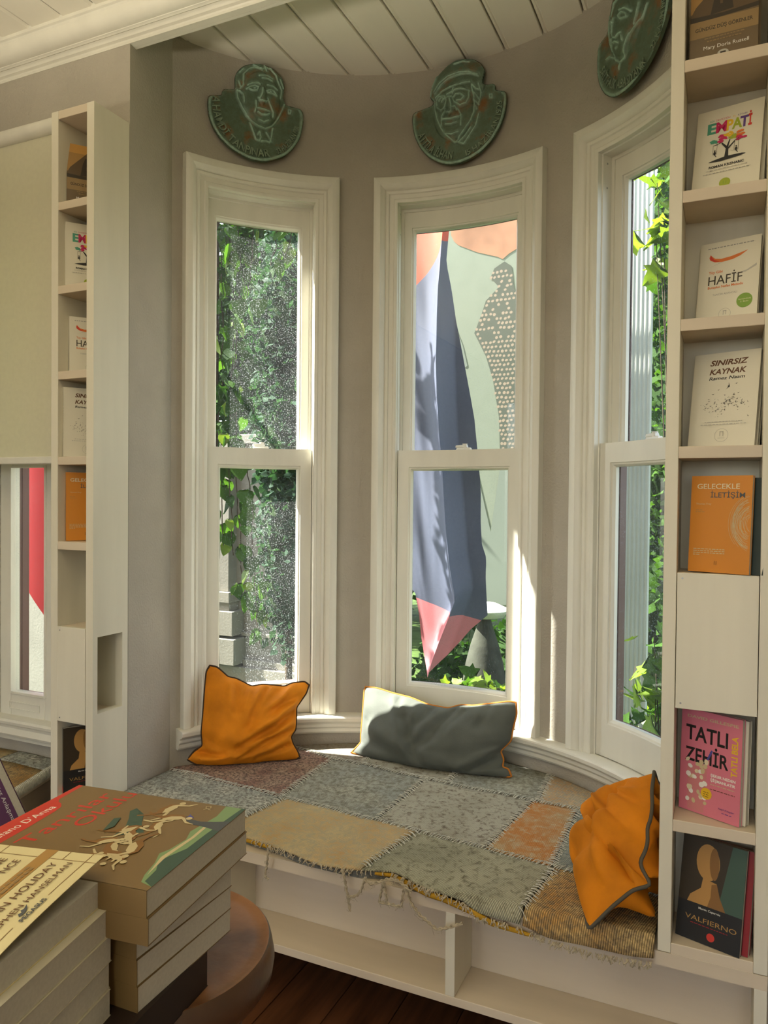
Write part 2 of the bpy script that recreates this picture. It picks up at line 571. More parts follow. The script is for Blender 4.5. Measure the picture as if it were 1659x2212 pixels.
for k in (1, 2, 3):
    c, h = WIN[k]
    aL, aR = c - h, c + h
    zt = 2.648
    w = bpy.data.objects.new('window_%d' % k, None)
    C.objects.link(w); w['kind'] = 'structure'
    w.location = cyl(c, R, 0.655)
    bpy.context.view_layer.update()
    inv = w.matrix_world.inverted()
    def put(name, mb, m, par=w, **kw):
        o = obj(name, mb, m, par, **kw)
        if par is w: o.matrix_parent_inverse = inv
        return o
    for s in 'LR': put('jamb_casing', strip(CAS, aL, aR, 0.655, zt, s), WHITE, smooth=40)
    put('head_casing', strip(CAS, aL, aR, 0.655, zt, 'H'), WHITE, smooth=40)
    for s in 'LR': put('jamb_lining', strip(JAMB, aL, aR, 0.645, zt, s), WHITE, smooth=30)
    put('head_lining', strip(JAMB, aL, aR, 0.645, zt, 'H'), WHITE, smooth=30)
    JO = JOUT if k == 1 else [(d, p if p > -.095 else p - .035) for d, p in JOUT]
    for s in 'LR': put('outer_jamb', strip(JO, aL, aR, 0.60, zt, s), MAROON, smooth=30)
    put('outer_head', strip(JO, aL, aR, 0.60, zt, 'H'), MAROON, smooth=30)
    mb = MB(); arc_block(mb, aL, aR, 0.60, 0.652, R + 0.002, R + 0.14, 10)
    put('window_ledge', mb, WHITE, smooth=30)
    if k != 2:
        sg = -1 if k == 1 else 1
        e = aL - 0.3 if k == 1 else aR + 0.3
        mb = MB(); arc_block(mb, min(e, e + sg * 4.5), max(e, e + sg * 4.5), -.2, 3.2, R + 0.0855, R + 0.195, 3)
        put('added_sun_stop', mb, WHITE)  # unseen block added outside to cut the sun beam, mirrored at the far window
    # lower sash (room side) and upper sash (outside)
    rl, ru = R + 0.030, R + 0.0715
    dl = math.degrees(0.004 / rl); du = math.degrees(0.017 / ru)
    lo = put('lower_sash', loop(SASH, aL + dl * 1.6, aR - dl * 1.6, 0.655, 1.691, rl, 0.058, 0.079, 0.125), WHITE, smooth=30)
    us = put('upper_sash', loop(SASH, aL + du, aR - du, 1.628, 2.631, ru, 0.0455, 0.074, 0.066), WHITE, smooth=30)
    # the sash's outside is painted maroon
    def panel(rr, a0, a1, z0, z1):       # flat sheet set into the curved sash
        A, B = cyl(a0, rr + .006, 0), cyl(a1, rr + .006, 0)
        return MB().add([(A[0], A[1], z0), (B[0], B[1], z0), (B[0], B[1], z1), (A[0], A[1], z1)], [(0, 1, 2, 3)])
    s5 = math.degrees(0.052 / rl)
    g1 = obj('pane', panel(rl + 0.002, aL + s5, aR - s5, 0.772, 1.62), GLASS, lo, smooth=60)
    s6 = math.degrees(0.056 / ru)
    g2 = obj('pane', panel(ru + 0.002, aL + s6, aR - s6, 1.685, 2.565), GLASS, us, smooth=60)
    mo = [(0, 0, -0.0185), (1, -0.002, -0.0185), (1, -0.002, -0.0225), (0, 0, -0.0225)]
    obj('outer_face', loop(mo, aL + dl * 1.6, aR - dl * 1.6, 0.655, 1.691, rl, 0.058, 0.079, 0.125), MAROON, lo)
    obj('outer_face', loop(mo, aL + du, aR - du, 1.628, 2.631, ru, 0.0455, 0.074, 0.066), MAROON, us)
    # sash lock on the meeting rail
    px, py, pz = cyl(c + 0.6, rl + 0.002, 1.691)
    t = -rad(c)
    def loc(xx, yy, zz): return (px + xx * math.cos(t) - yy * math.sin(t), py + xx * math.sin(t) + yy * math.cos(t), pz + zz)
    lk = MB()
    lk.hexa([loc(*q) for q in [(-.030, -.010, 0), (.030, -.010, 0), (.030, .012, 0), (-.030, .012, 0), (-.027, -.008, .009), (.027, -.008, .009), (.027, .010, .009), (-.027, .010, .009)]])
    lk.hexa([loc(*q) for q in [(-.034, -.006, .009), (.016, -.009, .009), (.016, .010, .009), (-.034, .004, .009), (-.032, -.005, .018), (.012, -.007, .021), (.012, .008, .021), (-.032, .003, .018)]])
    lk.tube([loc(.004, 0, .0), loc(.004, 0, .024)], 0.009, 12)
    o = obj('sash_lock', lk, LATCH, lo, bevel=0.002)
    # pulley plate in the jamb
    for sa in (aL, aR):
        sg = 1 if sa == aL else -1
        a_ = sa + sg * 0.06
        mb = MB()
        mb.hexa([cyl(a_, R + 0.020, 2.52), cyl(a_ + sg * .12, R + 0.020, 2.52), cyl(a_ + sg * .12, R + 0.038, 2.52), cyl(a_, R + 0.038, 2.52),
                 cyl(a_, R + 0.020, 2.632), cyl(a_ + sg * .12, R + 0.020, 2.632), cyl(a_ + sg * .12, R + 0.038, 2.632), cyl(a_, R + 0.038, 2.632)])
        for zz in (2.535, 2.615):
            mb.hexa([cyl(a_ + sg * .1, R + 0.026, zz), cyl(a_ + sg * .25, R + 0.026, zz), cyl(a_ + sg * .25, R + 0.032, zz), cyl(a_ + sg * .1, R + 0.032, zz),
                     cyl(a_ + sg * .1, R + 0.026, zz + .006), cyl(a_ + sg * .25, R + 0.026, zz + .006), cyl(a_ + sg * .25, R + 0.032, zz + .006), cyl(a_ + sg * .1, R + 0.032, zz + .006)])
        put('sash_pulley', mb, STEEL)
# curved sill board under all three windows
sp = [(0.0, 0.660), (-0.048, 0.657), (-0.052, 0.655), (-0.054, 0.650), (-0.052, 0.638), (-0.046, 0.632), (-0.034, 0.628), (-0.030, 0.622), (-0.030, 0.612),
      (-0.026, 0.606), (-0.022, 0.603), (-0.021, 0.590), (-0.016, 0.583), (0.0, 0.583)]
n = 72
rows = [[cyl(-64.6 + 129.2 * k / n, R + p, z - 0.004) for p, z in sp] for k in range(n + 1)]
sm = MB().grid(rows, close_v=True, flip=True)
sm.f.append(tuple(range(len(sp)))); sm.mi.append(0)
o_ = len(sp) * n
sm.f.append(tuple(o_ + q for q in range(len(sp) - 1, -1, -1))); sm.mi.append(0)
struct('trim_sill', sm, WHITE, smooth=30)

# ------------------------------------------------------------------ window left of the bookcase, with a roller blind
YW = 2.03
w4 = bpy.data.objects.new('window_4', None)
C.objects.link(w4); w4['kind'] = 'structure'
def frame4(x0, x1, z0, z1, y0, y1, ws, wt, wb):
    mb = MB()
    mb.box(x0, x0 + ws, y0, y1, z0, z1); mb.box(x1 - ws, x1, y0, y1, z0, z1)
    mb.box(x0 + ws, x1 - ws, y0, y1, z1 - wt, z1); mb.box(x0 + ws, x1 - ws, y0, y1, z0, z0 + wb)
    return mb
obj('frame', MB().box(-2.62, -2.6, W, 2.10, 0.60, 2.62).box(-2.14, -2.12, W, 2.10, 0.60, 2.62).box(-2.6, -2.14, 2.02, 2.10, 2.55, 2.62), WHITE, w4, bevel=0.003)
xs4 = [(-2.553, -2.255)]
for a, b in xs4:
    s = obj('lower_sash', frame4(a, b, 0.655, 1.66, YW, YW + 0.04, 0.06, 0.05, 0.093), WHITE, w4, bevel=0.004)
    bd = MB()
    for q in (0, 1):
        e = 0.008 * q
        pass
    bd = frame4(a + 0.052, b - 0.052, 0.740, 1.615, YW - 0.004, YW + 0.012, 0.010, 0.010, 0.010)
    obj('glass_bead', bd, WHITE, s, bevel=0.002)
    obj('pane', MB().add([(a + .055, YW + .02, .745), (b - .055, YW + .02, .745), (b - .055, YW + .02, 1.612), (a + .055, YW + .02, 1.612)], [(0, 1, 2, 3)]), GLASS, s)
    obj('sash_pull', frame4(a + 0.05, b - 0.085, 0.682, 0.712, YW - 0.003, YW + 0.001, 0.004, 0.004, 0.004), WHITE, s, bevel=0.001)
    obj('outer_face', frame4(a, b, 0.655, 1.66, YW + 0.041, YW + 0.05, 0.057, 0.045, 0.09), MAROON, s)
    us = obj('upper_sash', frame4(a, b, 1.66, 2.55, YW + 0.045, YW + 0.08, 0.06, 0.06, 0.05), WHITE, w4, bevel=0.004)
    obj('pane', MB().add([(a + .055, YW + .06, 1.70), (b - .055, YW + .06, 1.70), (b - .055, YW + .06, 2.5), (a + .055, YW + .06, 2.5)], [(0, 1, 2, 3)]), GLASS, us)
obj('jamb_panel', MB().box(-2.251, -2.14, YW, YW + 0.05, 0.655, 2.55), WHITE, w4)
obj('jamb_panel', MB().box(-2.6, -2.557, YW, YW + 0.05, 0.655, 2.55), WHITE, w4)
obj('outer_jamb', MB().box(-2.58, -2.494, 2.081, 2.112, 0.65, 2.55), MAROON, w4)
# sill moulding of the left window
sl = [(2.03, 0.660), (1.985, 0.657), (1.978, 0.650), (1.980, 0.640), (1.990, 0.634), (1.994, 0.622), (1.988, 0.612), (1.984, 0.602), (1.988, 0.594), (2.000, 0.588), (2.003, 0.575), (2.03, 0.57)]
struct('trim_window_sill', MB().grid([[(xx, y, z) for y, z in sl] for xx in (-2.62, -2.0)], flip=True, close_v=True), WHITE, smooth=30)

BLIND = mat('cream_blind_cloth', (0.74, 0.71, 0.58), 0.9, 0.2, noise=0.05, nscale=60, trans=0.3)
bl = thing('roller_blind', 'cream roller blind drawn halfway down beside the left bookcase', 'blind', (-2.3, 1.86, 2.75))
def local(o, mb):
    m = MB(); lx, ly, lz = o.location
    m.v = [(a - lx, b - ly, c - lz) for a, b, c in mb.v]; m.f = mb.f; m.mi = mb.mi
    return m
tb = MB().tube([(-2.61, 1.862, 2.745), (-2.005, 1.862, 2.745)], 0.026, 24)
obj('roller_tube', local(bl, tb), WHITE, bl, smooth=40)
obj('blind_cloth', local(bl, MB().box(-2.605, -2.015, 1.862, 1.8645, 1.632, 2.735)), BLIND, bl)
obj('bottom_bar', local(bl, MB().box(-2.605, -2.015, 1.852, 1.872, 1.609, 1.634)), WHITE, bl, bevel=0.004)

# ------------------------------------------------------------------ bookcases
def bookcase(label, x0, x1, t, shelves, ztop, panel, hole=None):
    zb = 0.508
    b = thing('bookcase', label, 'bookcase', (x0, F, zb), 'narrow white bookcases either side of the bay')
    def P(name, mb, m=WASH, bv=0.0015, par=b):
        return obj(name, local(b, mb), m, par, bevel=bv)
    D = W - 0.002
    for s in (0, 1):
        a, c = (x0, x0 + t) if s == 0 else (x1 - t, x1)
        mb = MB()
        if hole and s == 1:
            y0, y1, z0, z1 = hole
            mb.box(a, c, F, y0, zb, ztop); mb.box(a, c, y1, D, zb, ztop)
            mb.box(a, c, y0, y1, zb, z0); mb.box(a, c, y0, y1, z1, ztop)
            P('side_panel', mb, WASH, 0)
        else:
            P('side_panel', mb.box(a, c, F, D, zb, ztop))
    P('back_panel', MB().box(x0 + t, x1 - t, D - 0.009, D, zb, ztop - 0.026), WASH, 0)
    P('top_panel', MB().box(x0 + t, x1 - t, F + 0.0005, D - 0.009, ztop - 0.026, ztop), WASHH)
    for z in shelves:
        P('shelf', MB().box(x0 + t, x1 - t, F + 0.0008, D - 0.009, z - 0.026, z), WASHH)
    pz0, pz1 = panel
    P('shelf', MB().box(x0 + t, x1 - t, F + 0.018, D - 0.009, pz1 - 0.022, pz1 - 0.002), WASHH)
    P('shelf', MB().box(x0 + t, x1 - t, F + 0.018, D - 0.009, pz0 + 0.002, pz0 + 0.022), WASHH)
    fp = P('front_panel', MB().box(x0 + t + 0.0015, x1 - t - 0.0015, F - 0.0015, F + 0.0165, pz0, pz1), WASH, 0.0012)
    for z in (pz0 + 0.012, pz1 - 0.012):
        obj('screw', local(b, MB().tube([(x0 + t + 0.012, F - 0.0022, z), (x0 + t + 0.012, F - 0.001, z)], 0.0022, 8)), STEEL, fp)
    return b
bookcase('narrow white bookcase left of the bay, with a square hole low in its side', -1.975, XL, 0.0295, [2.431, 2.167, 1.896, 1.625, 1.355, 0.535], 2.718, (0.78, 1.084), (1.774, 1.881, 0.815, 1.057))
bookcase('narrow white bookcase at the right edge, beside the window seat', -0.126, 0.0915, 0.0272, [2.450, 2.171, 1.895, 1.620, 0.804, 0.531], 2.735, (1.05, 1.346))

# ------------------------------------------------------------------ books standing face out
PAPER = mat('book_paper', (0.52, 0.49, 0.41), 0.9, 0.2, noise=0.08, nscale=300, stretch=(1, 1, 1))
INK = {}
def ink(name, col, rough=0.45): return mat('print_' + name, col, rough, 0.4)
K = ink('black', (0.012, 0.011, 0.010)); BRN = ink('brown', (0.11, 0.040, 0.012)); GRY = ink('grey', (0.26, 0.25, 0.22)); LGR = ink('light_grey', (0.42, 0.40, 0.34))
WH = ink('white', (0.74, 0.72, 0.64)); RED = ink('red', (0.52, 0.035, 0.022)); ORG = ink('orange', (0.62, 0.15, 0.02)); PNK = ink('magenta', (0.48, 0.012, 0.09))
TEAL = ink('teal', (0.06, 0.27, 0.17)); YEL = ink('yellow', (0.68, 0.42, 0.02)); GRN = ink('green', (0.30, 0.36, 0.02)); VIO = ink('violet', (0.10, 0.045, 0.20)); LGN = ink('leaf_green', (0.17, 0.30, 0.03))
PYR = ink('dark_umber', (0.10, 0.062, 0.026)); SKYO = ink('amber', (0.52, 0.27, 0.06)); SAND = ink('sand', (0.27, 0.175, 0.07)); GLD = ink('gold', (0.36, 0.20, 0.055)); CRM = ink('cream', (0.66, 0.59, 0.38))
SKIN = ink('ochre', (0.42, 0.22, 0.06)); DRED = ink('dark_red', (0.27, 0.012, 0.012)); TAN = ink('tan', (0.52, 0.43, 0.24)); DUMB = ink('deep_brown', (0.035, 0.024, 0.012)); BLU = ink('blue', (0.07, 0.07, 0.28))
OCH2 = ink('ochre_shade', (0.22, 0.105, 0.026)); GRD = ink('dark_sea_green', (0.045, 0.085, 0.06)); GRM = ink('meadow_green', (0.19, 0.29, 0.13)); SLT = ink('slate', (0.07, 0.075, 0.08))

def logo(a, cu, cv, r, m):
    a.line([(cu + r * math.cos(t), cv + r * math.sin(t)) for t in [2 * PI * i / 24 for i in range(24)]], 0.0005, m, closed=True)
    for s in (-1, 1): a.line([(cu + s * r * .22, cv - r * .15), (cu + s * r * .22, cv + r * .6)], 0.0009, m)
    a.line([(cu - r * .3, cv + r * .55), (cu + r * .3, cv + r * .55)], 0.0012, m)
    a.line([(cu - r * .5, cv - r * .45), (cu + r * .5, cv - r * .45)], 0.0006, m)
def tiny(a, u0, u1, v, m, h=0.0022, s=1):
    r = random.Random(int(u0 * 9999 + v * 99999))
    x = u0
    while x < u1:
        w = r.uniform(.003, .008)
        a.rect(x, min(u1, x + w), v, v + h, m); x += w + .0018
def art_gunduz(w, h):
    a = Art()
    a.rect(0, w, h * .86, h, SKYO).rect(0, w, h * .55, h * .86, GLD)
    a.poly([(0, h * .52), (w * .08, h * .62), (w * .48, h * .90), (w * .56, h * .84), (w * .78, h * .70), (w, h * .80), (w, h * .48), (0, h * .48)], PYR)
    a.poly([(w * .30, h * .50), (w * .36, h * .70), (w * .42, h * .80), (w * .54, h * .80), (w * .60, h * .70), (w * .64, h * .52)], DUMB)
    a.rect(w * .44, w * .48, h * .60, h * .66, PYR).rect(w * .45, w * .49, h * .70, h * .73, PYR)
    a.poly([(0, h * .44), (w, h * .47), (w, h * .52), (w * .5, h * .495), (0, h * .51)], DUMB)
    a.rect(0, w, h * .26, h * .45, SAND)
    a.text('GÜNDÜZ DÜŞ GÖRENLER', w * .5, h * .335, DUMB, .0085, w * .84, 'C', bold=.02)
    tiny(a, w * .22, w * .80, h * .235, SAND); tiny(a, w * .26, w * .76, h * .20, SAND)
    a.text('Mary Doria Russell', w * .54, h * .115, WH, .0085, w * .66, 'C')
    a.ell(w * .5, h * .045, .011, .0075, LGR); a.rect(w * .46, w * .54, h * .035, h * .06, DUMB)
    return a
def art_empati(w, h):
    a = Art()
    tx = [('E', TEAL, .17, .16), ('M', PNK, .30, .17), ('P', YEL, .46, .10), ('A', GRN, .54, .155), ('T', VIO, .66, .13), ('İ', RED, .78, .055)]
    a.text('BİR', w * .20, h * .855, TEAL, .0045, align='L'); a.text('DEVRİMİN', w * .29, h * .855, PNK, .0045, align='L'); a.text('EL', w * .55, h * .855, YEL, .0045); a.text('KİTABI', w * .62, h * .855, VIO, .0045)
    for c, m, u, ww in tx: a.text(c, w * u, h * .715, m, .027 if c != 'İ' else .027, w * ww, 'L', bold=.035)
    r = random.Random(3)
    for m, cu, cv in ((TEAL, .30, .60), (PNK, .42, .645), (PNK, .38, .61), (YEL, .50, .655), (GRN, .58, .63), (RED, .67, .62), (PNK, .70, .60), (ORG, .68, .65)):
        for q in range(7):
            a.ell(w * (cu + r.uniform(-.05, .05)), h * (cv + r.uniform(-.025, .025)), .005, .0028, m, r.uniform(-.6, .6), 8)
    a.poly([(w * .46, h * .40), (w * .475, h * .50), (w * .40, h * .57), (w * .415, h * .58), (w * .485, h * .53), (w * .52, h * .60), (w * .535, h * .595), (w * .51, h * .51), (w * .60, h * .575), (w * .61, h * .565), (w * .515, h * .49), (w * .52, h * .40)], K)
    a.line([(w * .40, h * .58), (w * .29, h * .565)], .0012, K).line([(w * .60, h * .575), (w * .66, h * .59)], .0012, K)
    for u in (.31, .63):
        for d in (-.03, .03): a.line([(w * (u + d), h * .575), (w * (u + d), h * .455)], .0006, K)
        a.ell(w * u, h * .47, .0028, .0045, K, 0, 10); a.ell(w * u, h * .50, .0018, .0018, K, 0, 8); a.line([(w * u, h * .455), (w * (u + .03), h * .425)], .0014, K)
    a.poly([(w * .22, h * .375), (w * .30, h * .39), (w * .48, h * .41), (w * .72, h * .405), (w * .78, h * .395), (w * .70, h * .38), (w * .40, h * .365)], K)
    a.text('ROMAN KRZNARIC', w * .5, h * .30, K, .0058, w * .52, 'C', bold=.03)
    tiny(a, w * .20, w * .82, h * .272, LGR, .0014); tiny(a, w * .16, w * .86, h * .235, GRY, .0014)
    a.ell(w * .5, h * .105, .0115, .0115, GRN); a.line([(w * .48, h * .09), (w * .48, h * .125)], .001, LGN).line([(w * .52, h * .09), (w * .52, h * .125)], .001, LGN)
    return a
def art_hafif(w, h):
    a = Art()
    tiny(a, w * .13, w * .90, h * .925, GRY, .0022)
    a.poly([(w * .18, h * .70), (w * .40, h * .745), (w * .80, h * .775), (w * .60, h * .76), (w * .35, h * .74)], LGR)
    a.poly([(w * .18, h * .855), (w * .16, h * .82), (w * .18, h * .785), (w * .26, h * .755), (w * .38, h * .745), (w * .55, h * .755), (w * .68, h * .785), (w * .80, h * .84), (w * .68, h * .82), (w * .52, h * .795), (w * .36, h * .785), (w * .26, h * .80), (w * .21, h * .83)], ORG)
    a.poly([(w * .18, h * .85), (w * .17, h * .80), (w * .24, h * .765), (w * .34, h * .755), (w * .24, h * .79)], RED)
    a.poly([(w * .55, h * .56), (w * .8, h * .60), (w * .95, h * .66), (w * .95, h * .63), (w * .78, h * .575)], LGR)
    a.text('Tüy Gibi', w * .17, h * .615, ORG, .006, w * .23, 'L', bold=.02)
    a.text('HAFİF', w * .17, h * .475, DUMB, .022, w * .56, 'L', bold=.004)
    a.text('Buteyko Nefes Metodu', w * .17, h * .43, ORG, .006, w * .58, 'L', bold=.02)
    a.text('TUNCER ADANCALI', w * .26, h * .34, GRY, .0045, w * .40, 'L')
    a.ell(w * .79, h * .235, .0165, .0165, LGN, 0, 28); a.text('Genişletilmiş', w * .79, h * .245, CRM, .003, w * .20, 'C'); a.text('2. Baskı', w * .79, h * .215, CRM, .003, w * .13, 'C')
    logo(a, w * .48, h * .105, .0125, GRY)
    return a
def art_sinirsiz(w, h):
    a = Art()
    a.text('SINIRSIZ', w * .25, h * .865, BRN, .0125, w * .58, 'L', bold=.03, shear=.25)
    a.text('KAYNAK', w * .25, h * .77, BRN, .0125, w * .56, 'L', bold=.03, shear=.25)
    a.text('Ramez Naam', w * .25, h * .71, K, .0075, w * .54, 'L', bold=.02, shear=.2)
    def bird(u, v, s, an):
        c, d = math.cos(an), math.sin(an)
        q = lambda x, y: (u + (x * c - y * d) * s, v + (x * d + y * c) * s)
        a.poly([q(-1, .35), q(-.2, .12), q(0, .3), q(.25, .12), q(1, .45), q(.3, -.1), q(0, -.3), q(-.25, -.05)], K)
    bird(w * .56, h * .63, .009, 1.2); bird(w * .67, h * .655, .004, .2); bird(w * .41, h * .60, .003, .3); bird(w * .33, h * .555, .004, .1); bird(w * .27, h * .505, .003, 0); bird(w * .51, h * .54, .003, -.2)
    r = random.Random(11)
    for q in range(120):
        u = r.gauss(.55, .2); v = .415 + r.gauss(0, .042) + (.04 if .5 < u < .8 else 0)
        if .05 < u < .95: bird(w * u, h * v, r.uniform(.0012, .0034), r.uniform(-.9, .9))
    tiny(a, w * .24, w * .80, h * .255, LGR, .0016); tiny(a, w * .18, w * .86, h * .228, LGR, .0016)
    logo(a, w * .51, h * .115, .0145, GRY)
    return a
def art_gelecek(w, h):
    a = Art()
    r = random.Random(5)
    for q in range(34):
        rr = .018 + .001 * q + r.uniform(-.002, .002); e = r.uniform(.88, 1.1)
        cu, cv = w * 1.02 + r.uniform(-.005, .005), h * .50 + r.uniform(-.006, .006)
        pts = []
        t0 = PI * r.uniform(.45, .7); t1 = PI * r.uniform(1.25, 1.55)
        for s in range(15):
            t = t0 + (t1 - t0) * s / 14
            u, v = cu + rr * math.cos(t) * .92, cv + rr * math.sin(t) * e * 1.15
            if u < w * .995: pts.append((u, v))
        if len(pts) > 2: a.line(pts, .0005, TAN)
    a.text('GELECEKLE', w * .10, h * .865, CRM, .0115, w * .70, 'L', bold=.008)
    a.text('İLETİŞİM', w * .33, h * .775, SLT, .0115, w * .56, 'L', bold=.008)
    a.text('Thomas Frey', w * .09, h * .70, TAN, .004, w * .26, 'L'); tiny(a, w * .09, w * .20, h * .64, GLD, .0015); tiny(a, w * .09, w * .24, h * .62, GLD, .0015)
    for q in range(4): tiny(a, w * .08, w * (.60 if q < 3 else .2), h * (.235 - .02 * q), TAN, .0016)
    a.line([(w * .44, h * .08), (w * .44, h * .12)], .0008, DUMB).line([(w * .47, h * .08), (w * .47, h * .12)], .0008, DUMB)
    return a
def art_tatli(w, h):
    a = Art()
    a.text('DAVID GILLESPIE', w * .10, h * .915, TAN, .0065, w * .84, 'L', bold=.02)
    a.text('TATLI', w * .08, h * .70, K, .034, w * .70, 'L', bold=.022)
    a.text('ZEHİR', w * .08, h * .495, K, .031, w * .72, 'L', bold=.022)
    a.text('TATLI BELA', w * .935, h * .445, YEL, .0135, .088, 'L', bold=.03, rot=PI / 2)
    a.line([(w * .40, h * .46), (w * .53, h * .64)], .0045, BLU)
    a.poly([(w * .12, h * .45), (w * .15, h * .02), (w * .42, h * .02), (w * .46, h * .45)], PNKL)
    r = random.Random(2)
    for q in range(30):
        v = r.uniform(.10, .52); hw = .17 - .1 * (.5 - v) * .4
        a.ell(w * (.29 + r.uniform(-hw, hw)), h * v, r.uniform(.004, .007), r.uniform(.004, .007), (CRM, WH, TAN)[q % 3], r.uniform(0, 3), 7)
    a.ell(w * .46, h * .215, .0125, .0125, YEL, 0, 24)
    for q in range(3): tiny(a, w * .41, w * .51, h * (.225 - .02 * q), DUMB, .0012)
    a.text('ŞEKER NEDEN', w * .52, h * .395, WH, .006, w * .40, 'L', bold=.03); a.text('ŞİŞMANLATIR', w * .52, h * .35, WH, .006, w * .40, 'L', bold=.03)
    tiny(a, w * .52, w * .92, h * .315, TAN, .0018); tiny(a, w * .52, w * .92, h * .27, BRN, .0015)
    a.text('Yeşil Kitaplar', w * .66, h * .105, VIO, .0045, w * .26, 'L', shear=.2); tiny(a, w * .72, w * .88, h * .075, VIO, .0014)
    return a
PNKL = ink('pale_pink', (0.55, 0.20, 0.20))
def art_valfierno(w, h):
    a = Art()
    # plain stand-in for the cover picture: a warm oval over a warm shape on dark ground
    a.rect(0, w, h * .36, h, DUMB)
    a.poly([(w * .62, h * .36), (w, h * .36), (w, h), (w * .78, h)], GRD)
    a.poly([(w * .14, h * .36), (w * .18, h * .43), (w * .34, h * .52), (w * .36, h * .62), (w * .58, h * .60), (w * .64, h * .48), (w * .74, h * .36)], SKIN)
    a.poly([(w * .46, h * .36), (w * .50, h * .46), (w * .50, h * .58), (w * .58, h * .60), (w * .64, h * .48), (w * .74, h * .36)], OCH2)
    a.ell(w * .42, h * .78, w * .185, h * .175, SKIN, .06, 26); a.ell(w * .52, h * .78, w * .075, h * .155, OCH2, .06, 20)
    a.rect(0, w, 0, h * .36, K)
    a.text('Martín Caparrós', w * .50, h * .315, WH, .0045, w * .34, 'C', bold=.01)
    a.text('VALFIERNO', w * .53, h * .195, GLD, .0105, w * .80, 'C')
    tiny(a, w * .22, w * .80, h * .165, DRED, .0016)
    a.ell(w * .55, h * .085, .0085, .0085, RED, 0, 20)
    return a

def book_geo(w, h, t):
    """local frame: u right from the spine, y back from the front cover, z up the cover"""
    c = 0.0005
    cov = MB().box(0, w, 0, c, 0, h).box(0, w, t - c, t, 0, h).box(-c * .6, 0.0006, 0, t, 0, h)
    pg = MB().box(0.0008, w - 0.001, c + .0001, t - c - .0001, 0.0005, h - 0.0005)
    return cov, pg
def book(label, w, h, t, cover, art, mw, group=None, spine=None, pages=PAPER):
    b = thing('book', label, 'book', group=group, mw=mw)
    cov, pg = book_geo(w, h, t)
    obj('cover', cov, cover, b)
    obj('page_block', pg, pages, b)
    if art is not None:
        art(w, h).build('cover_print', b, lambda u, v, z: (u, -z, v))
    if spine:
        a = Art(); spine(a, t, h)
        a.build('spine_print', b, lambda u, v, z: (-0.0006 - z, t - u, v))
    return b
def stand(x, y, z, yaw_, lean):
    return Matrix.Translation((x, y, z)) @ Matrix.Rotation(rad(yaw_), 4, 'Z') @ Matrix.Rotation(-rad(lean), 4, 'X')
CV = {'white': mat('cover_white', (0.64, 0.60, 0.47), 0.4), 'brown': mat('cover_umber', (0.13, 0.085, 0.035), 0.4), 'orange': mat('cover_orange', (0.55, 0.20, 0.012), 0.4),
      'pink': mat('cover_pink', (0.60, 0.17, 0.22), 0.4), 'black': mat('cover_black', (0.014, 0.012, 0.010), 0.35), 'red': mat('cover_dark_red', (0.25, 0.010, 0.012), 0.4), 'teal': mat('cover_dark_teal', (0.012, 0.024, 0.018), 0.5)}
def sp_sin(a, t, h):
    a.text('SINIRSIZ KAYNAK', t * .68, h * .93, BRN, .0055, .10, 'L', rot=-PI / 2, bold=.02); a.text('Ramez Naam', t * .66, h * .40, K, .004, .035, 'L', rot=-PI / 2)
def sp_val(a, t, h):
    a.text('VALFIERNO', t * .68, h * .90, GLD, .006, .07, 'L', rot=-PI / 2); a.rect(0, t, .006, .026, RED); a.text('Caparrós', t * .64, h * .36, WH, .0035, .025, 'L', rot=-PI / 2)
def second(x, y, z, yaw_, lean, w, h, t, dx, dy, cov, label, dyaw=0):
    """the copy standing behind the front one"""
    c, s = math.cos(rad(yaw_)), math.sin(rad(yaw_))
    book(label, w, h, t, CV[cov], None, stand(x + dx * c - dy * s, y + dx * s + dy * c, z, yaw_ + dyaw, lean))
EPS = 0.0015
rb = [('gunduz', 2.450, -.091, 1.778, -2.8, 6.9, .134, .205, .016, 'brown', art_gunduz, 'brown paperback with a sphinx and pyramid, top of the right bookcase'),
      ('empati', 2.171, -.085, 1.814, -11.7, 14.5, .137, .215, .013, 'white', art_empati, 'white paperback with big rainbow letters and a tree, right bookcase'),
      ('hafif', 1.895, -.073, 1.846, -16.0, 9.5, .128, .192, .012, 'white', art_hafif, 'white paperback with an orange feather, right bookcase'),
      ('sinirsiz', 1.620, -.084, 1.826, -18.9, 9.9, .141, .214, .016, 'white', art_sinirsiz, 'white paperback with a flock of black birds, right bookcase'),
      ('gelecek', 1.346, -.078, 1.796, -22.0, 4.0, .130, .210, .010, 'orange', art_gelecek, 'orange paperback with pale swirling rings, right bookcase'),
      ('tatli', 0.804, -.091, 1.832, -27.0, 2.5, .139, .228, .012, 'pink', art_tatli, 'pink paperback with a milkshake glass, low in the right bookcase'),
      ('valfierno', 0.531, -.092, 1.796, -18.0, 12.0, .136, .218, .012, 'black', art_valfierno, 'black paperback with a dim warm portrait shape, bottom of the right bookcase')]
for nm, z, x, y, yw, ln, w, h, t, cv, art, lab in rb:
    book(lab, w, h, t, CV[cv], art, stand(x, y, z + EPS, yw, ln))
second(-.091, 1.778, 2.450 + EPS, -2.8, 6.9, .134, .205, .014, .004, .0185, 'brown', 'brown paperback hidden behind the sphinx paperback, right bookcase top')
second(-.085, 1.814, 2.171 + EPS, -11.7, 14.5, .137, .205, .012, .006, .016, 'white', 'white paperback behind the rainbow lettered one in the right bookcase')
second(-.073, 1.846, 1.895 + EPS, -16.0, 9.5, .128, .186, .012, -.006, .0135, 'white', 'white paperback peeping out behind the orange feather one, right bookcase')
second(-.084, 1.826, 1.620 + EPS, -18.9, 9.9, .136, .200, .012, .006, .018, 'white', 'white paperback behind the bird flock one, right bookcase')
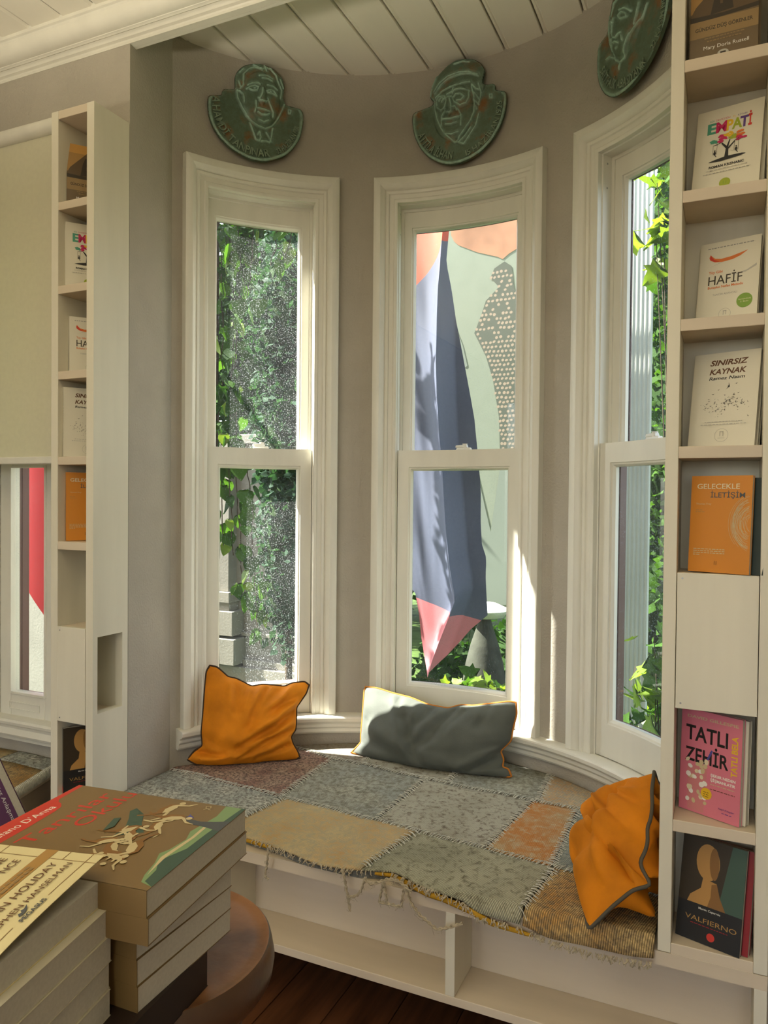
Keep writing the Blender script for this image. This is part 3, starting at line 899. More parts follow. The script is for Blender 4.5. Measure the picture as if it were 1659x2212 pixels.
second(-.078, 1.796, 1.346 + EPS, -22.0, 4.0, .128, .205, .016, .024, .016, 'teal', 'dark paperback sticking out right of the orange ringed paperback')
second(-.091, 1.832, 0.804 + EPS, -27.0, 2.5, .139, .224, .014, .006, .015, 'white', 'paperback behind the pink milkshake one, pages showing at its right', 0)
second(-.092, 1.796, 0.531 + EPS, -18.0, 12.0, .136, .214, .014, .012, .015, 'red', 'dark red paperback edge behind the black one, bottom right bookcase')
lb = [('gunduz', 2.431, -1.938, 1.783, 52, 5, .135, .205, .014, 'brown', art_gunduz, None, 'brown paperback with a pyramid, top of the left bookcase'),
      ('empati', 2.167, -1.938, 1.776, 52, 3, .135, .212, .013, 'white', art_empati, None, 'white paperback with rainbow letters, second shelf of the left bookcase'),
      ('hafif', 1.896, -1.932, 1.788, 52, 2, .128, .182, .012, 'white', art_hafif, None, 'white paperback with an orange feather, left bookcase'),
      ('sinirsiz', 1.625, -1.930, 1.764, 55, 1.5, .138, .222, .016, 'white', art_sinirsiz, sp_sin, 'white paperback with black birds and lettered spine, left bookcase'),
      ('gelecek', 1.355, -1.934, 1.778, 52, 1, .132, .220, .010, 'orange', art_gelecek, None, 'orange paperback in the left bookcase'),
      ('valfierno', 0.535, -1.930, 1.766, 56, 1, .136, .215, .016, 'black', art_valfierno, sp_val, 'black paperback with a warm portrait shape, bottom of the left bookcase')]
for nm, z, x, y, yw, ln, w, h, t, cv, art, sp, lab in lb:
    book(lab, w, h, t, CV[cv], art, stand(x, y, z + EPS, yw, ln), spine=sp)

# ------------------------------------------------------------------ the window seat
be = thing('window_seat', 'whitewashed wooden bench box built across the bay, open compartments below', 'bench', (-0.94, F, 0.245))
def BP(name, mb, m=WASHH, bv=0.0015, **k): return obj(name, local(be, mb), m, be, bevel=bv, **k)
seat = [(-1.975, F), (0.0915, F), (0.0915, W - .004), (XR - .004, W - .004)]
seat += [cyl(66 - 132 * q / 48, R - .006, 0)[:2] for q in range(49)]
seat += [(XL + .004, W - .004), (-1.975, W - .004)]
BP('seat_board', MB().prism(seat, 0.476, 0.507), WASHH, 0)
BP('bottom_board', MB().box(-1.975, 0.0915, F, W - .005, 0.245, 0.267))
BP('back_panel', MB().box(-1.975, 0.0915, 1.892, W - .005, 0.267, 0.476))
for x0, x1 in ((-1.975, -1.950), (-1.300, -1.276), (-0.622, -0.597), (0.066, 0.0915)):
    BP('divider', MB().box(x0, x1, F, 1.892, 0.267, 0.476), WASH)
for x_ in (-1.95, .05): BP('foot', MB().box(x_ - .02, x_ + .02, 1.85, 1.89, 0.001, 0.245), WASH)

# bench of the next bay, at the left edge
lb2 = thing('side_bench', 'pale wooden bench end below the left window, under a tan rug', 'bench', (-2.4, 1.7, 0.0))
def LP(name, mb, m=WASHH, bv=0.002): return obj(name, local(lb2, mb), m, lb2, bevel=bv)
LP('seat_board', MB().prism([(-2.615, 1.48), (-2.056, 1.48), (-2.226, 2.03), (-2.615, 2.03)], 0.478, 0.506), WASHH)
LP('end_panel', MB().prism([(-2.10, 1.52), (-2.075, 1.52), (-2.232, 2.03), (-2.257, 2.03)], 0.02, 0.478), mat('brown_bench_panel', (0.33, 0.26, 0.18), .6, noise=.15, nscale=12))
LP('front_panel', MB().box(-2.61, -2.135, 1.54, 1.56, 0.02, 0.478), WASHH)

# ------------------------------------------------------------------ patchwork rug on the seat
def rugmat(name, a, b, c, scale=30, rot=0.0, lines=260, weave=0.5, thresh=(0.42, 0.60), dist=1.5):
    a, b, c = [tuple(min(.85, q * 2.0) for q in t) for t in (a, b, c)]
    m = bpy.data.materials.new(name)
    m.use_nodes = True
    nt = m.node_tree; L = nt.links
    p = nt.nodes['Principled BSDF']
    p.inputs['Roughness'].default_value = 0.95
    p.inputs['Specular IOR Level'].default_value = 0.1
    tc = nt.nodes.new('ShaderNodeTexCoord')
    mp = nt.nodes.new('ShaderNodeMapping')
    mp.inputs['Rotation'].default_value = (0, 0, rad(rot))
    L.new(tc.outputs['Object'], mp.inputs[0])
    n1 = nt.nodes.new('ShaderNodeTexNoise'); n1.inputs['Scale'].default_value = scale * 1.9; n1.inputs['Detail'].default_value = 8; n1.inputs['Roughness'].default_value = 0.72
    n2 = nt.nodes.new('ShaderNodeTexNoise'); n2.inputs['Scale'].default_value = scale * 0.22; n2.inputs['Detail'].default_value = 3
    n1.inputs['Distortion'].default_value = dist * .35
    for n in (n1, n2): L.new(mp.outputs[0], n.inputs['Vector'])
    def rng_(src, lo, hi, o0=0.0, o1=1.0):
        r = nt.nodes.new('ShaderNodeMapRange')
        for k, v in zip((1, 2, 3, 4), (lo, hi, o0, o1)): r.inputs[k].default_value = v
        L.new(src, r.inputs[0]); return r.outputs[0]
    def mix(f, x, y):
        q = nt.nodes.new('ShaderNodeMix'); q.data_type = 'RGBA'
        L.new(f, q.inputs[0])
        for k, v in ((6, x), (7, y)):
            if isinstance(v, tuple): q.inputs[k].default_value = (*v, 1)
            else: L.new(v, q.inputs[k])
        return q.outputs[2]
    m1 = mix(rng_(n2.outputs['Fac'], .38, .62), a, b)
    m2 = mix(rng_(n1.outputs['Fac'], *thresh), m1, c)
    w = nt.nodes.new('ShaderNodeTexWave'); w.inputs['Scale'].default_value = lines / 6.283 * 2; w.inputs['Distortion'].default_value = 1.2
    w.inputs['Detail'].default_value = 1; w.inputs['Detail Scale'].default_value = 0.6
    L.new(mp.outputs[0], w.inputs['Vector'])
    w2 = nt.nodes.new('ShaderNodeTexWave'); w2.bands_direction = 'Y'; w2.inputs['Scale'].default_value = lines / 6.283 * 1.3; w2.inputs['Distortion'].default_value = 1.0
    L.new(mp.outputs[0], w2.inputs['Vector'])
    mul = nt.nodes.new('ShaderNodeMath'); mul.operation = 'MULTIPLY'
    L.new(w.outputs['Fac'], mul.inputs[0]); L.new(rng_(w2.outputs['Fac'], 0, 1, 0.55, 1.0), mul.inputs[1])
    dk = nt.nodes.new('ShaderNodeMix'); dk.data_type = 'RGBA'; dk.blend_type = 'MULTIPLY'; dk.inputs[0].default_value = 1.0
    L.new(m2, dk.inputs[6])
    L.new(rng_(mul.outputs[0], 0.0, 0.8, 1 - weave, 1.0), dk.inputs[7])
    L.new(dk.outputs[2], p.inputs['Base Color'])
    bp = nt.nodes.new('ShaderNodeBump'); bp.inputs['Strength'].default_value = 0.7; bp.inputs['Distance'].default_value = 0.002
    L.new(mul.outputs[0], bp.inputs['Height']); L.new(bp.outputs[0], p.inputs['Normal'])
    return m
RM = {
 'red': rugmat('rug_faded_red', (0.31, 0.225, 0.165), (0.22, 0.13, 0.10), (0.07, 0.052, 0.046), 55, 35, 330, .45),
 'pale': rugmat('rug_bleached_blue', (0.36, 0.36, 0.305), (0.23, 0.245, 0.22), (0.11, 0.105, 0.09), 45, 50, 330, .4),
 'blue': rugmat('rug_faded_blue', (0.26, 0.255, 0.205), (0.195, 0.205, 0.18), (0.12, 0.115, 0.09), 30, 50, 280, .45),
 'grey': rugmat('rug_stone_grey', (0.26, 0.25, 0.20), (0.21, 0.20, 0.155), (0.095, 0.078, 0.058), 26, 48, 300, .45, (.50, .64)),
 'orange': rugmat('rug_rust_orange', (0.33, 0.135, 0.036), (0.30, 0.19, 0.09), (0.33, 0.27, 0.17), 20, 20, 220, .6, (.46, .68)),
 'sea': rugmat('rug_blue_green', (0.205, 0.21, 0.165), (0.155, 0.17, 0.14), (0.10, 0.11, 0.10), 24, 10, 240, .45),
 'tan': rugmat('rug_tan', (0.36, 0.275, 0.145), (0.33, 0.215, 0.095), (0.28, 0.24, 0.15), 30, 8, 300, .5),
 'green': rugmat('rug_grey_green', (0.26, 0.25, 0.175), (0.20, 0.195, 0.135), (0.095, 0.085, 0.055), 24, 38, 240, .6, (.50, .66)),
 'gold': rugmat('rug_gold_brown', (0.33, 0.24, 0.11), (0.30, 0.17, 0.055), (0.15, 0.11, 0.06), 40, 14, 200, .65),
 'dark': rugmat('rug_dark_brown', (0.17, 0.15, 0.115), (0.12, 0.095, 0.07), (0.21, 0.20, 0.17), 40, 40, 300, .45),
 'straw': rugmat('rug_straw', (0.36, 0.29, 0.18), (0.34, 0.22, 0.11), (0.25, 0.23, 0.18), 40, 6, 240, .55),
}
def interp(pts, x):
    if x <= pts[0][0]: return pts[0][1]
    for (a, b), (c, d) in zip(pts, pts[1:]):
        if x <= c: return b + (d - b) * (x - a) / (c - a)
    return pts[-1][1]
H1p = [(-1.9, 2.11), (-1.694, 2.098), (-1.296, 2.07), (-1.03, 2.043), (-0.803, 2.024), (-0.597, 2.006), (-0.487, 1.996), (-0.348, 1.970), (-.05, 1.93)]
H2p = [(-1.7, 2.53), (-1.509, 2.509), (-1.32, 2.455), (-1.171, 2.445), (-0.952, 2.422), (-0.766, 2.409), (-0.601, 2.396), (-0.509, 2.388), (-0.394, 2.378), (-0.2, 2.372)]
FRp = [(-1.8, 1.79), (-1.233, 1.776), (-1.135, 1.766), (-1.037, 1.740), (-0.962, 1.728), (-0.898, 1.733), (-0.843, 1.751), (-0.776, 1.770), (-0.729, 1.755), (-0.666, 1.737), (-.12, 1.737)]
FZp = [(-1.8, .536), (-.70, .536), (-.64, .533), (-0.571, 0.521), (-0.536, 0.499), (-0.423, 0.494), (-0.368, 0.481), (-0.263, 0.477), (-0.163, 0.484), (-0.12, 0.492)]
def backy(x):
    d = (R - 0.012) ** 2 - (x - CX) ** 2
    return CY + math.sqrt(max(d, 1e-6))
def rz(x, y):
    z = 0.5365 + 0.0016 * math.sin(9 * x + 5 * y) + 0.0012 * math.sin(23 * x - 14 * y) + 0.0016 * math.sin(40 * x) * math.exp(-((y - 1.76) / .05) ** 2)
    fy = interp(FRp, x)
    t = max(0.0, min(1.0, 1 - (y - fy) / 0.024))
    return z + (interp(FZp, x) - 0.5365) * t ** 1.4
def leftx(y): return max(CX - math.sqrt(max(1e-6, (R - .012) ** 2 - (y - CY) ** 2)), -1.787)
def rightx(y): return min(CX + math.sqrt(max(1e-6, (R - .012) ** 2 - (y - CY) ** 2)), -0.130 if y < 1.93 else -0.09)
rug = thing('patchwork_rug', 'faded patchwork rug of stitched blue, grey, rust and tan pieces on the window seat', 'rug', (-0.94, 2.1, 0.536))
def line2(p, q): return lambda t: p[0] + (q[0] - p[0]) * t      # x along a seam, t 0 at the front
def patch(m, bot, top, xl, xr, nu=26, nv=16):
    G = 0.0025
    P = []
    for i in range(nu + 1):
        row = []
        for j in range(nv + 1):
            t = j / nv; s = i / nu
            x0, x1 = xl(t) + G, xr(t) - G
            x = x0 + (x1 - x0) * s
            yb, yt = bot(x) + G, max(top(x) - G, bot(x) + G * 1.5)
            y = yb + (yt - yb) * t
            e = min(s, 1 - s, t, 1 - t)
            row.append((x + .94, y - 2.1, rz(x, y) - .536 - 0.002 * max(0, 1 - e / .06)))
        P.append(row)
    me = MB().grid(P)
    o = obj('patch', me, RM[m], rug, smooth=60)
    s = o.modifiers.new('thick', 'SOLIDIFY'); s.thickness = 0.005; s.offset = -1
    return o
h1 = lambda x: interp(H1p, x)
h2 = lambda x: min(interp(H2p, x), backy(x) - .004)
fr = lambda x: interp(FRp, x)
v2 = [None, line2((-1.306, 2.077), (-1.32, 2.445)), line2((-.947, 2.064), (-.936, 2.396)), line2((-.597, 2.009), (-.556, 2.382)), line2((-.408, 1.974), (-.411, 2.353)), None]
l2 = lambda t: leftx(2.10 + .41 * t); r2_ = lambda t: rightx(1.95 + .42 * t)
patch('red', h1, h2, l2, v2[1]); patch('blue', h1, h2, v2[1], v2[2]); patch('grey', h1, h2, v2[2], v2[3]); patch('orange', h1, h2, v2[3], v2[4]); patch('sea', h1, h2, v2[4], r2_)
v3 = [line2((-1.335, 1.78), (-1.288, 2.06)), line2((-.855, 1.75), (-.807, 2.02)), line2((-.428, 1.69), (-.399, 1.965))]
patch('pale', fr, h1, lambda t: leftx(1.8 + .3 * t), v3[0]); patch('tan', fr, h1, v3[0], v3[1], 30, 40); patch('green', fr, h1, v3[1], v3[2], 30, 40); patch('gold', fr, h1, v3[2], lambda t: -.130, 24, 40)
patch('dark', h2, backy, lambda t: -1.545, lambda t: -1.20); patch('grey', h2, backy, lambda t: -1.20, lambda t: -.86); patch('blue', h2, backy, lambda t: -.86, line2((-.539, 2.39), (-.55, 2.647))); patch('straw', h2, backy, line2((-.539, 2.39), (-.55, 2.647)), lambda t: -.205)
THREAD = mat('pale_thread', (0.60, 0.59, 0.50), 0.9, 0.1, noise=.3, nscale=90)
def seam(pts, step=0.0085, half=0.016):
    mb = MB()
    for (a, b) in zip(pts, pts[1:]):
        d = math.hypot(b[0] - a[0], b[1] - a[1]); n = max(1, int(d / step))
        tx, ty = (b[0] - a[0]) / d, (b[1] - a[1]) / d
        for k in range(n):
            q = (k + random.uniform(.1, .9)) / n
            x, y = a[0] + (b[0] - a[0]) * q, a[1] + (b[1] - a[1]) * q
            hl = half * random.uniform(.6, 1.15); sk = random.uniform(.1, .55)
            p = []
            for u in (-1, 0, 1):
                X = x - ty * hl * u + tx * hl * u * sk; Y = y + tx * hl * u + ty * hl * u * sk
                p.append((X + .94, Y - 2.1, rz(X, Y) - .536 + (0.0032 if u == 0 else 0.0)))
            mb.tube(p, 0.0011, 4, caps=False)
    o = obj('seam_stitching', mb, THREAD, rug); o['kind'] = 'stuff'
def curve(f, x0, x1, n=14): return [(x0 + (x1 - x0) * k / n, f(x0 + (x1 - x0) * k / n)) for k in range(n + 1)]
seam(curve(h1, -1.775, -.10)); seam(curve(h2, -1.54, -.22))
for f, b, t in ((v2[1], 2.077, 2.45), (v2[2], 2.05, 2.42), (v2[3], 2.009, 2.39), (v2[4], 1.975, 2.37)): seam([(f(0), b), (f(1), t)])
for f, b, t in ((v3[0], 1.80, 2.065), (v3[1], 1.765, 2.022), (v3[2], 1.745, 1.965)): seam([(f(0), b), (f(1), t)])
seam([(-.539, 2.40), (-.55, 2.64)]); seam([(-1.20, 2.46), (-1.20, 2.69)]); seam([(-.86, 2.43), (-.86, 2.71)])
# underlay felt, mustard foam edge and loose fringe at the front
FELT = mat('grey_felt', (0.19, 0.19, 0.165), .95, .1, noise=.3, nscale=120, bump=.5, bscale=200)
FOAM = mat('mustard_foam', (0.45, 0.25, 0.025), .9, .1, noise=.2, nscale=60, bump=.4, bscale=150)
ub = [(x + .94, max(fr(x) + .012, 1.7505 if x < -.72 else 1.815) - 2.1) for x, _ in curve(fr, -1.78, -.135, 60)]
ub += [(x + .94, backy(x) - .01 - 2.1) for x in [-.24 - .02 * k for k in range(65)]]
def rel(P): return [(x + .94, y - 2.1, z - .536) for x, y, z in P]
obj('underlay', MB().prism(ub, -.0275, -.0085), FELT, rug)
pts = [(x, fr(x) + .004, interp([(-.82, .526), (-.75, .524), (-.62, .514), (-.55, .500), (-.50, .484), (-.40, .478)], x)) for x in [-.82 + .42 * k / 30 for k in range(31)]]
obj('foam_edge', MB().tube(rel(pts), [0.003 + .0045 * math.sin(PI * min(1, max(0.02, k / 30))) ** .5 for k in range(31)], 8), FOAM, rug, smooth=60)
pts = [(x, fr(x) + .006, .5235) for x in [-1.30 + .16 * k / 12 for k in range(13)]]
obj('foam_edge', MB().tube(rel(pts), 0.0065, 8), FOAM, rug, smooth=60)
FRN = mat('frayed_jute', (0.46, 0.39, 0.27), .95, .1, noise=.35, nscale=80)
mb = MB()
for k in range(420):
    x = random.uniform(-1.34, -.135)
    dens = 1.0 if (-.78 < x < -.45 or x > -.40) else .45
    if random.random() > dens: continue
    z = interp(FZp, x) - .003; y = fr(x) - random.uniform(-.004, .003)
    l = random.uniform(.005, .016) * (1.0 if x > -.4 else 1.25)
    a = random.uniform(-1, 1) * .9
    p = [(x, y + .004, z)]
    for s in (1, 2, 3):
        p.append((x + a * l * s / 3 + random.uniform(-.002, .002), y - .003 * s / 3 - random.uniform(0, .004), z - l * s / 3 * random.uniform(.5, 1)))
    mb.tube(rel(p), 0.0014, 4, caps=False)
o = obj('fringe', mb, FRN, rug); o['kind'] = 'stuff'
def cord(L, r=0.0036, y=1.728):
    """twisted cord hanging from the hem, points (x, z)"""
    P = []
    for a, b in zip(L, L[1:]):
        n = max(2, int(math.hypot(b[0] - a[0], b[1] - a[1]) / .004))
        P += [(a[0] + (b[0] - a[0]) * k / n, a[1] + (b[1] - a[1]) * k / n) for k in range(n)]
    P.append(L[-1])
    mb = MB()
    for ph in (0, PI):
        mb.tube(rel([(x + r * .55 * math.cos(i * .9 + ph), y + r * .5 * math.sin(i * .9 + ph), z + r * .55 * math.sin(i * .9 + ph)) for i, (x, z) in enumerate(P)]), [r * random.uniform(.5, .75) for _ in P], 5)
    for k in range(10):
        i = random.randrange(len(P)); x, z = P[i]
        mb.tube(rel([(x, y, z), (x + random.uniform(-.008, .008), y - .003, z - random.uniform(0, .012)), (x + random.uniform(-.012, .012), y - .002, z - random.uniform(.004, .022))]), .0006, 4, caps=False)
    return obj('frayed_cord', mb, FRN, rug)
cord([(-1.125, 0.546), (-1.13, 0.495), (-1.136, 0.467), (-1.125, 0.458)])
cord([(-0.896, 0.537), (-0.889, 0.502), (-0.881, 0.467), (-0.874, 0.432)])
cord([(-0.831, 0.529), (-0.843, 0.491), (-0.855, 0.475), (-0.883, 0.465)])
cord([(-0.78, 0.53), (-0.791, 0.474), (-0.772, 0.475), (-0.731, 0.475), (-0.728, 0.499), (-0.722, 0.532)])
cord([(-0.778, 0.527), (-0.77, 0.479)])
cord([(-0.722, 0.532), (-0.703, 0.491), (-0.68, 0.468), (-0.654, 0.453), (-0.636, 0.442), (-0.603, 0.455), (-0.568, 0.474)])
cord([(-0.835, 0.525), (-0.815, 0.515), (-0.792, 0.525), (-0.768, 0.538), (-0.741, 0.54), (-0.722, 0.532), (-0.703, 0.519)])

# ------------------------------------------------------------------ cushions
c1_bot = [(-1.748,2.154,0.559),(-1.717,2.171,0.539),(-1.672,2.2,0.524),(-1.565,2.281,0.527),(-1.526,2.312,0.533),(-1.436,2.379,0.531),(-1.421,2.391,0.535)]
c1_right = [(-1.421,2.391,0.535),(-1.429,2.392,0.557),(-1.451,2.387,0.592),(-1.46,2.387,0.616),(-1.449,2.403,0.639),(-1.453,2.415,0.688),(-1.457,2.421,0.717),(-1.434,2.453,0.765),(-1.429,2.466,0.794)]
c1_top = [(-1.735,2.263,0.878),(-1.714,2.277,0.872),(-1.695,2.286,0.854),(-1.676,2.294,0.835),(-1.65,2.311,0.828),(-1.601,2.338,0.798),(-1.569,2.364,0.804),(-1.501,2.412,0.793),(-1.482,2.43,0.804),(-1.444,2.459,0.807),(-1.429,2.466,0.794)]
c1_left = [(-1.748,2.154,0.559),(-1.733,2.174,0.588),(-1.712,2.194,0.601),(-1.723,2.2,0.648),(-1.728,2.215,0.709),(-1.737,2.237,0.801),(-1.742,2.252,0.859),(-1.735,2.263,0.878)]
c2_bot = [(-1.279,2.525,0.541),(-1.252,2.524,0.535),(-1.216,2.522,0.526),(-1.102,2.522,0.518),(-0.992,2.524,0.515),(-0.887,2.528,0.516),(-0.785,2.531,0.517),(-0.672,2.54,0.532),(-0.666,2.545,0.544)]
c2_right = [(-0.666,2.545,0.544),(-0.68,2.552,0.566),(-0.701,2.552,0.568),(-0.699,2.562,0.594),(-0.714,2.57,0.617),(-0.68,2.585,0.654),(-0.677,2.599,0.695),(-0.669,2.617,0.741),(-0.675,2.63,0.779)]
c2_top = [(-1.262,2.611,0.774),(-1.214,2.612,0.774),(-1.143,2.61,0.762),(-1.074,2.609,0.755),(-1.005,2.605,0.738),(-0.923,2.606,0.733),(-0.877,2.614,0.75),(-0.83,2.615,0.752),(-0.764,2.623,0.766),(-0.699,2.63,0.78),(-0.675,2.63,0.779)]
c2_left = [(-1.279,2.525,0.541),(-1.262,2.533,0.56),(-1.245,2.541,0.581),(-1.25,2.549,0.605),(-1.254,2.568,0.658),(-1.261,2.593,0.726),(-1.265,2.606,0.76),(-1.262,2.611,0.774)]
c3_front = [(-0.154,1.95,0.837),(-0.154,1.93,0.827),(-0.156,1.91,0.803),(-0.152,1.89,0.776),(-0.154,1.865,0.746),(-0.16,1.85,0.739),(-0.156,1.83,0.714),(-0.159,1.8,0.699),(-0.17,1.79,0.682),(-0.163,1.785,0.665),(-0.141,1.765,0.645),(-0.179,1.745,0.635),(-0.22,1.73,0.596),(-0.271,1.72,0.533)]
def resample(P, n):
    P = [np.array(p, float) for p in P]
    d = [0.0]
    for a, b in zip(P, P[1:]): d.append(d[-1] + float(np.linalg.norm(b - a)))
    out = []
    for k in range(n + 1):
        t = d[-1] * k / n; i = 0
        while i < len(d) - 2 and d[i + 1] < t: i += 1
        q = (t - d[i]) / max(1e-9, d[i + 1] - d[i])
        out.append(P[i] * (1 - q) + P[i + 1] * q)
    # a light smoothing keeps the seam from breaking into straight runs
    for _ in range(1):
        out = [out[0]] + [(out[k - 1] + 2 * out[k] + out[k + 1]) / 4 for k in range(1, n)] + [out[n]]
    return np.array(out)
def cushion(label, bot, right, top, left, tf, tbk, m, pm, folds, nu=56, nv=44, pr=0.0036, zmin=0.541, power=.62):
    B, Rr, T, Lf = resample(bot, nu), resample(right, nv), resample(top, nu), resample(left, nv)
    u = np.linspace(0, 1, nu + 1)[:, None, None]; v = np.linspace(0, 1, nv + 1)[None, :, None]
    S = (1 - v) * B[:, None] + v * T[:, None] + (1 - u) * Lf[None] + u * Rr[None] - ((1 - u) * (1 - v) * B[0] + u * (1 - v) * B[-1] + (1 - u) * v * T[0] + u * v * T[-1])
    du = np.gradient(S, axis=0); dv = np.gradient(S, axis=1)
    N = np.cross(du, dv); N /= np.linalg.norm(N, axis=2, keepdims=True) + 1e-9
    Nm = N.mean(axis=(0, 1)); Nm /= np.linalg.norm(Nm)
    N = 0.35 * N + 0.65 * Nm; N /= np.linalg.norm(N, axis=2, keepdims=True)
    U = u[..., 0] * np.ones((1, nv + 1)); V = v[..., 0] * np.ones((nu + 1, 1))
    pr_ = ((1 - np.abs(2 * U - 1) ** 2.3) * (1 - np.abs(2 * V - 1) ** 2.3)).clip(0) ** power
    f = np.zeros_like(U); L0 = np.linalg.norm(B[-1] - B[0]); L1 = np.linalg.norm(T[0] - B[0])
    for (u0, v0, u1, v1, w, a) in folds:
        ax, ay = u0 * L0, v0 * L1; bx, by = (u1 - u0) * L0, (v1 - v0) * L1
        q = (((U * L0 - ax) * bx + (V * L1 - ay) * by) / (bx * bx + by * by)).clip(0, 1)
        d = np.hypot(U * L0 - ax - q * bx, V * L1 - ay - q * by)
        sgn = np.sign((U * L0 - ax) * by - (V * L1 - ay) * bx)
        f += 1.7 * a * (1 - .55 * q) * (np.exp(-(d / w) ** 2) - .55 * np.exp(-((d - 1.7 * w) / w) ** 2) * (.6 + .4 * sgn))
    r = np.random.default_rng(int(L0 * 1e5))
    for _ in range(9):
        k1, k2 = r.uniform(3, 13, 2) * r.choice([-1, 1], 2); f += r.uniform(.0005, .0016) * np.sin(k1 * U * 2 + k2 * V * 2 + r.uniform(0, 6))
    edge = (np.minimum(np.minimum(U, 1 - U), np.minimum(V, 1 - V)) / .06).clip(0, 1)
    Fr = S + N * (tf * pr_ + f * edge)[..., None]
    Bk = S - N * (tbk * pr_ + .5 * f * edge)[..., None]
    for A in (Fr, Bk): A[..., 2] = np.maximum(A[..., 2], zmin)
    o = thing('cushion', label, 'cushion', tuple(float(q) for q in S.mean(axis=(0, 1))[:2]) + (zmin,))
    c = np.array(o.location)
    mb = MB().grid((Fr - c).tolist()).grid((Bk - c).tolist(), flip=True)
    obj('cover', mb, m, o, smooth=80)
    loop_ = np.concatenate([B, Rr[1:], T[::-1][1:], Lf[::-1][1:-1]]); loop_[:, 2] = np.maximum(loop_[:, 2], zmin + .001)
    obj('piping', MB().tube((loop_ - c).tolist(), pr, 7, closed=True), pm, o, smooth=60)
    return o
VOR = mat('orange_velvet', (0.66, 0.215, 0.009), 0.75, 0.15, sheen=0.2, noise=0.3, nscale=9, bump=0.12, bscale=220)
VGR = mat('slate_velvet', (0.098, 0.106, 0.092), 0.75, 0.15, sheen=0.35, noise=0.10, nscale=16, bump=0.12, bscale=220)
PBR = mat('brown_piping', (0.045, 0.025, 0.012), 0.7, 0.2)
PGR = mat('grey_piping', (0.085, 0.075, 0.055), 0.7, 0.2)
POR = mat('orange_piping', (0.42, 0.15, 0.02), 0.7, 0.2)
cushion('square orange velvet cushion with dark piping, leaning under the left window', c1_bot, c1_right, c1_top, c1_left, .082, .06, VOR, PBR,
        [(.98, .62, .42, .27, .016, -.016), (.97, .42, .45, .16, .013, -.013), (.95, .22, .62, .10, .012, -.012), (.60, .97, .52, .62, .012, -.011), (.30, .97, .36, .66, .014, -.010), (.44, .98, .44, .72, .010, .008), (.80, .93, .58, .52, .018, .010), (.05, .30, .5, .24, .02, -.009), (.96, .7, .5, .42, .02, .012), (.02, .12, .25, .2, .014, -.02)])
cushion('oblong slate grey cushion with orange piping, half lit by sun on the seat', c2_bot, c2_right, c2_top, c2_left, .080, .05, VGR, POR,
        [(.48, .95, .36, .50, .018, -.012), (.62, .93, .42, .32, .022, -.013), (.97, .30, .76, .12, .014, -.014), (.34, .70, .46, .22, .022, -.011), (.70, .92, .60, .66, .012, -.008), (.26, .97, .30, .72, .012, -.008), (.84, .96, .80, .72, .012, -.007), (.12, .5, .3, .35, .03, .008)])
cA, cB = c3_front[0], c3_front[-1]
cC = (-0.345, 2.02, 0.556); cD = (-0.135, 2.10, 0.745)
cushion('orange velvet cushion with grey piping slumped against the right bookcase', [cB, (-.30, 1.83, .546), (-.33, 1.95, .548), cC], [cC, (-.24, 2.09, .66), cD], [cA, (-.150, 1.99, .80), (-.142, 2.05, .765), cD], c3_front[::-1], .045, .112, VOR, PGR,
        [(.02, .36, .62, .55, .022, -.075), (.05, .46, .7, .68, .022, .030), (.30, .50, .45, .85, .016, -.028), (.02, .80, .45, .74, .012, -.020), (.02, .90, .40, .84, .010, -.016), (.62, .10, .28, .34, .026, -.030), (.85, .30, .50, .44, .02, -.03)], pr=.0045, power=.62)

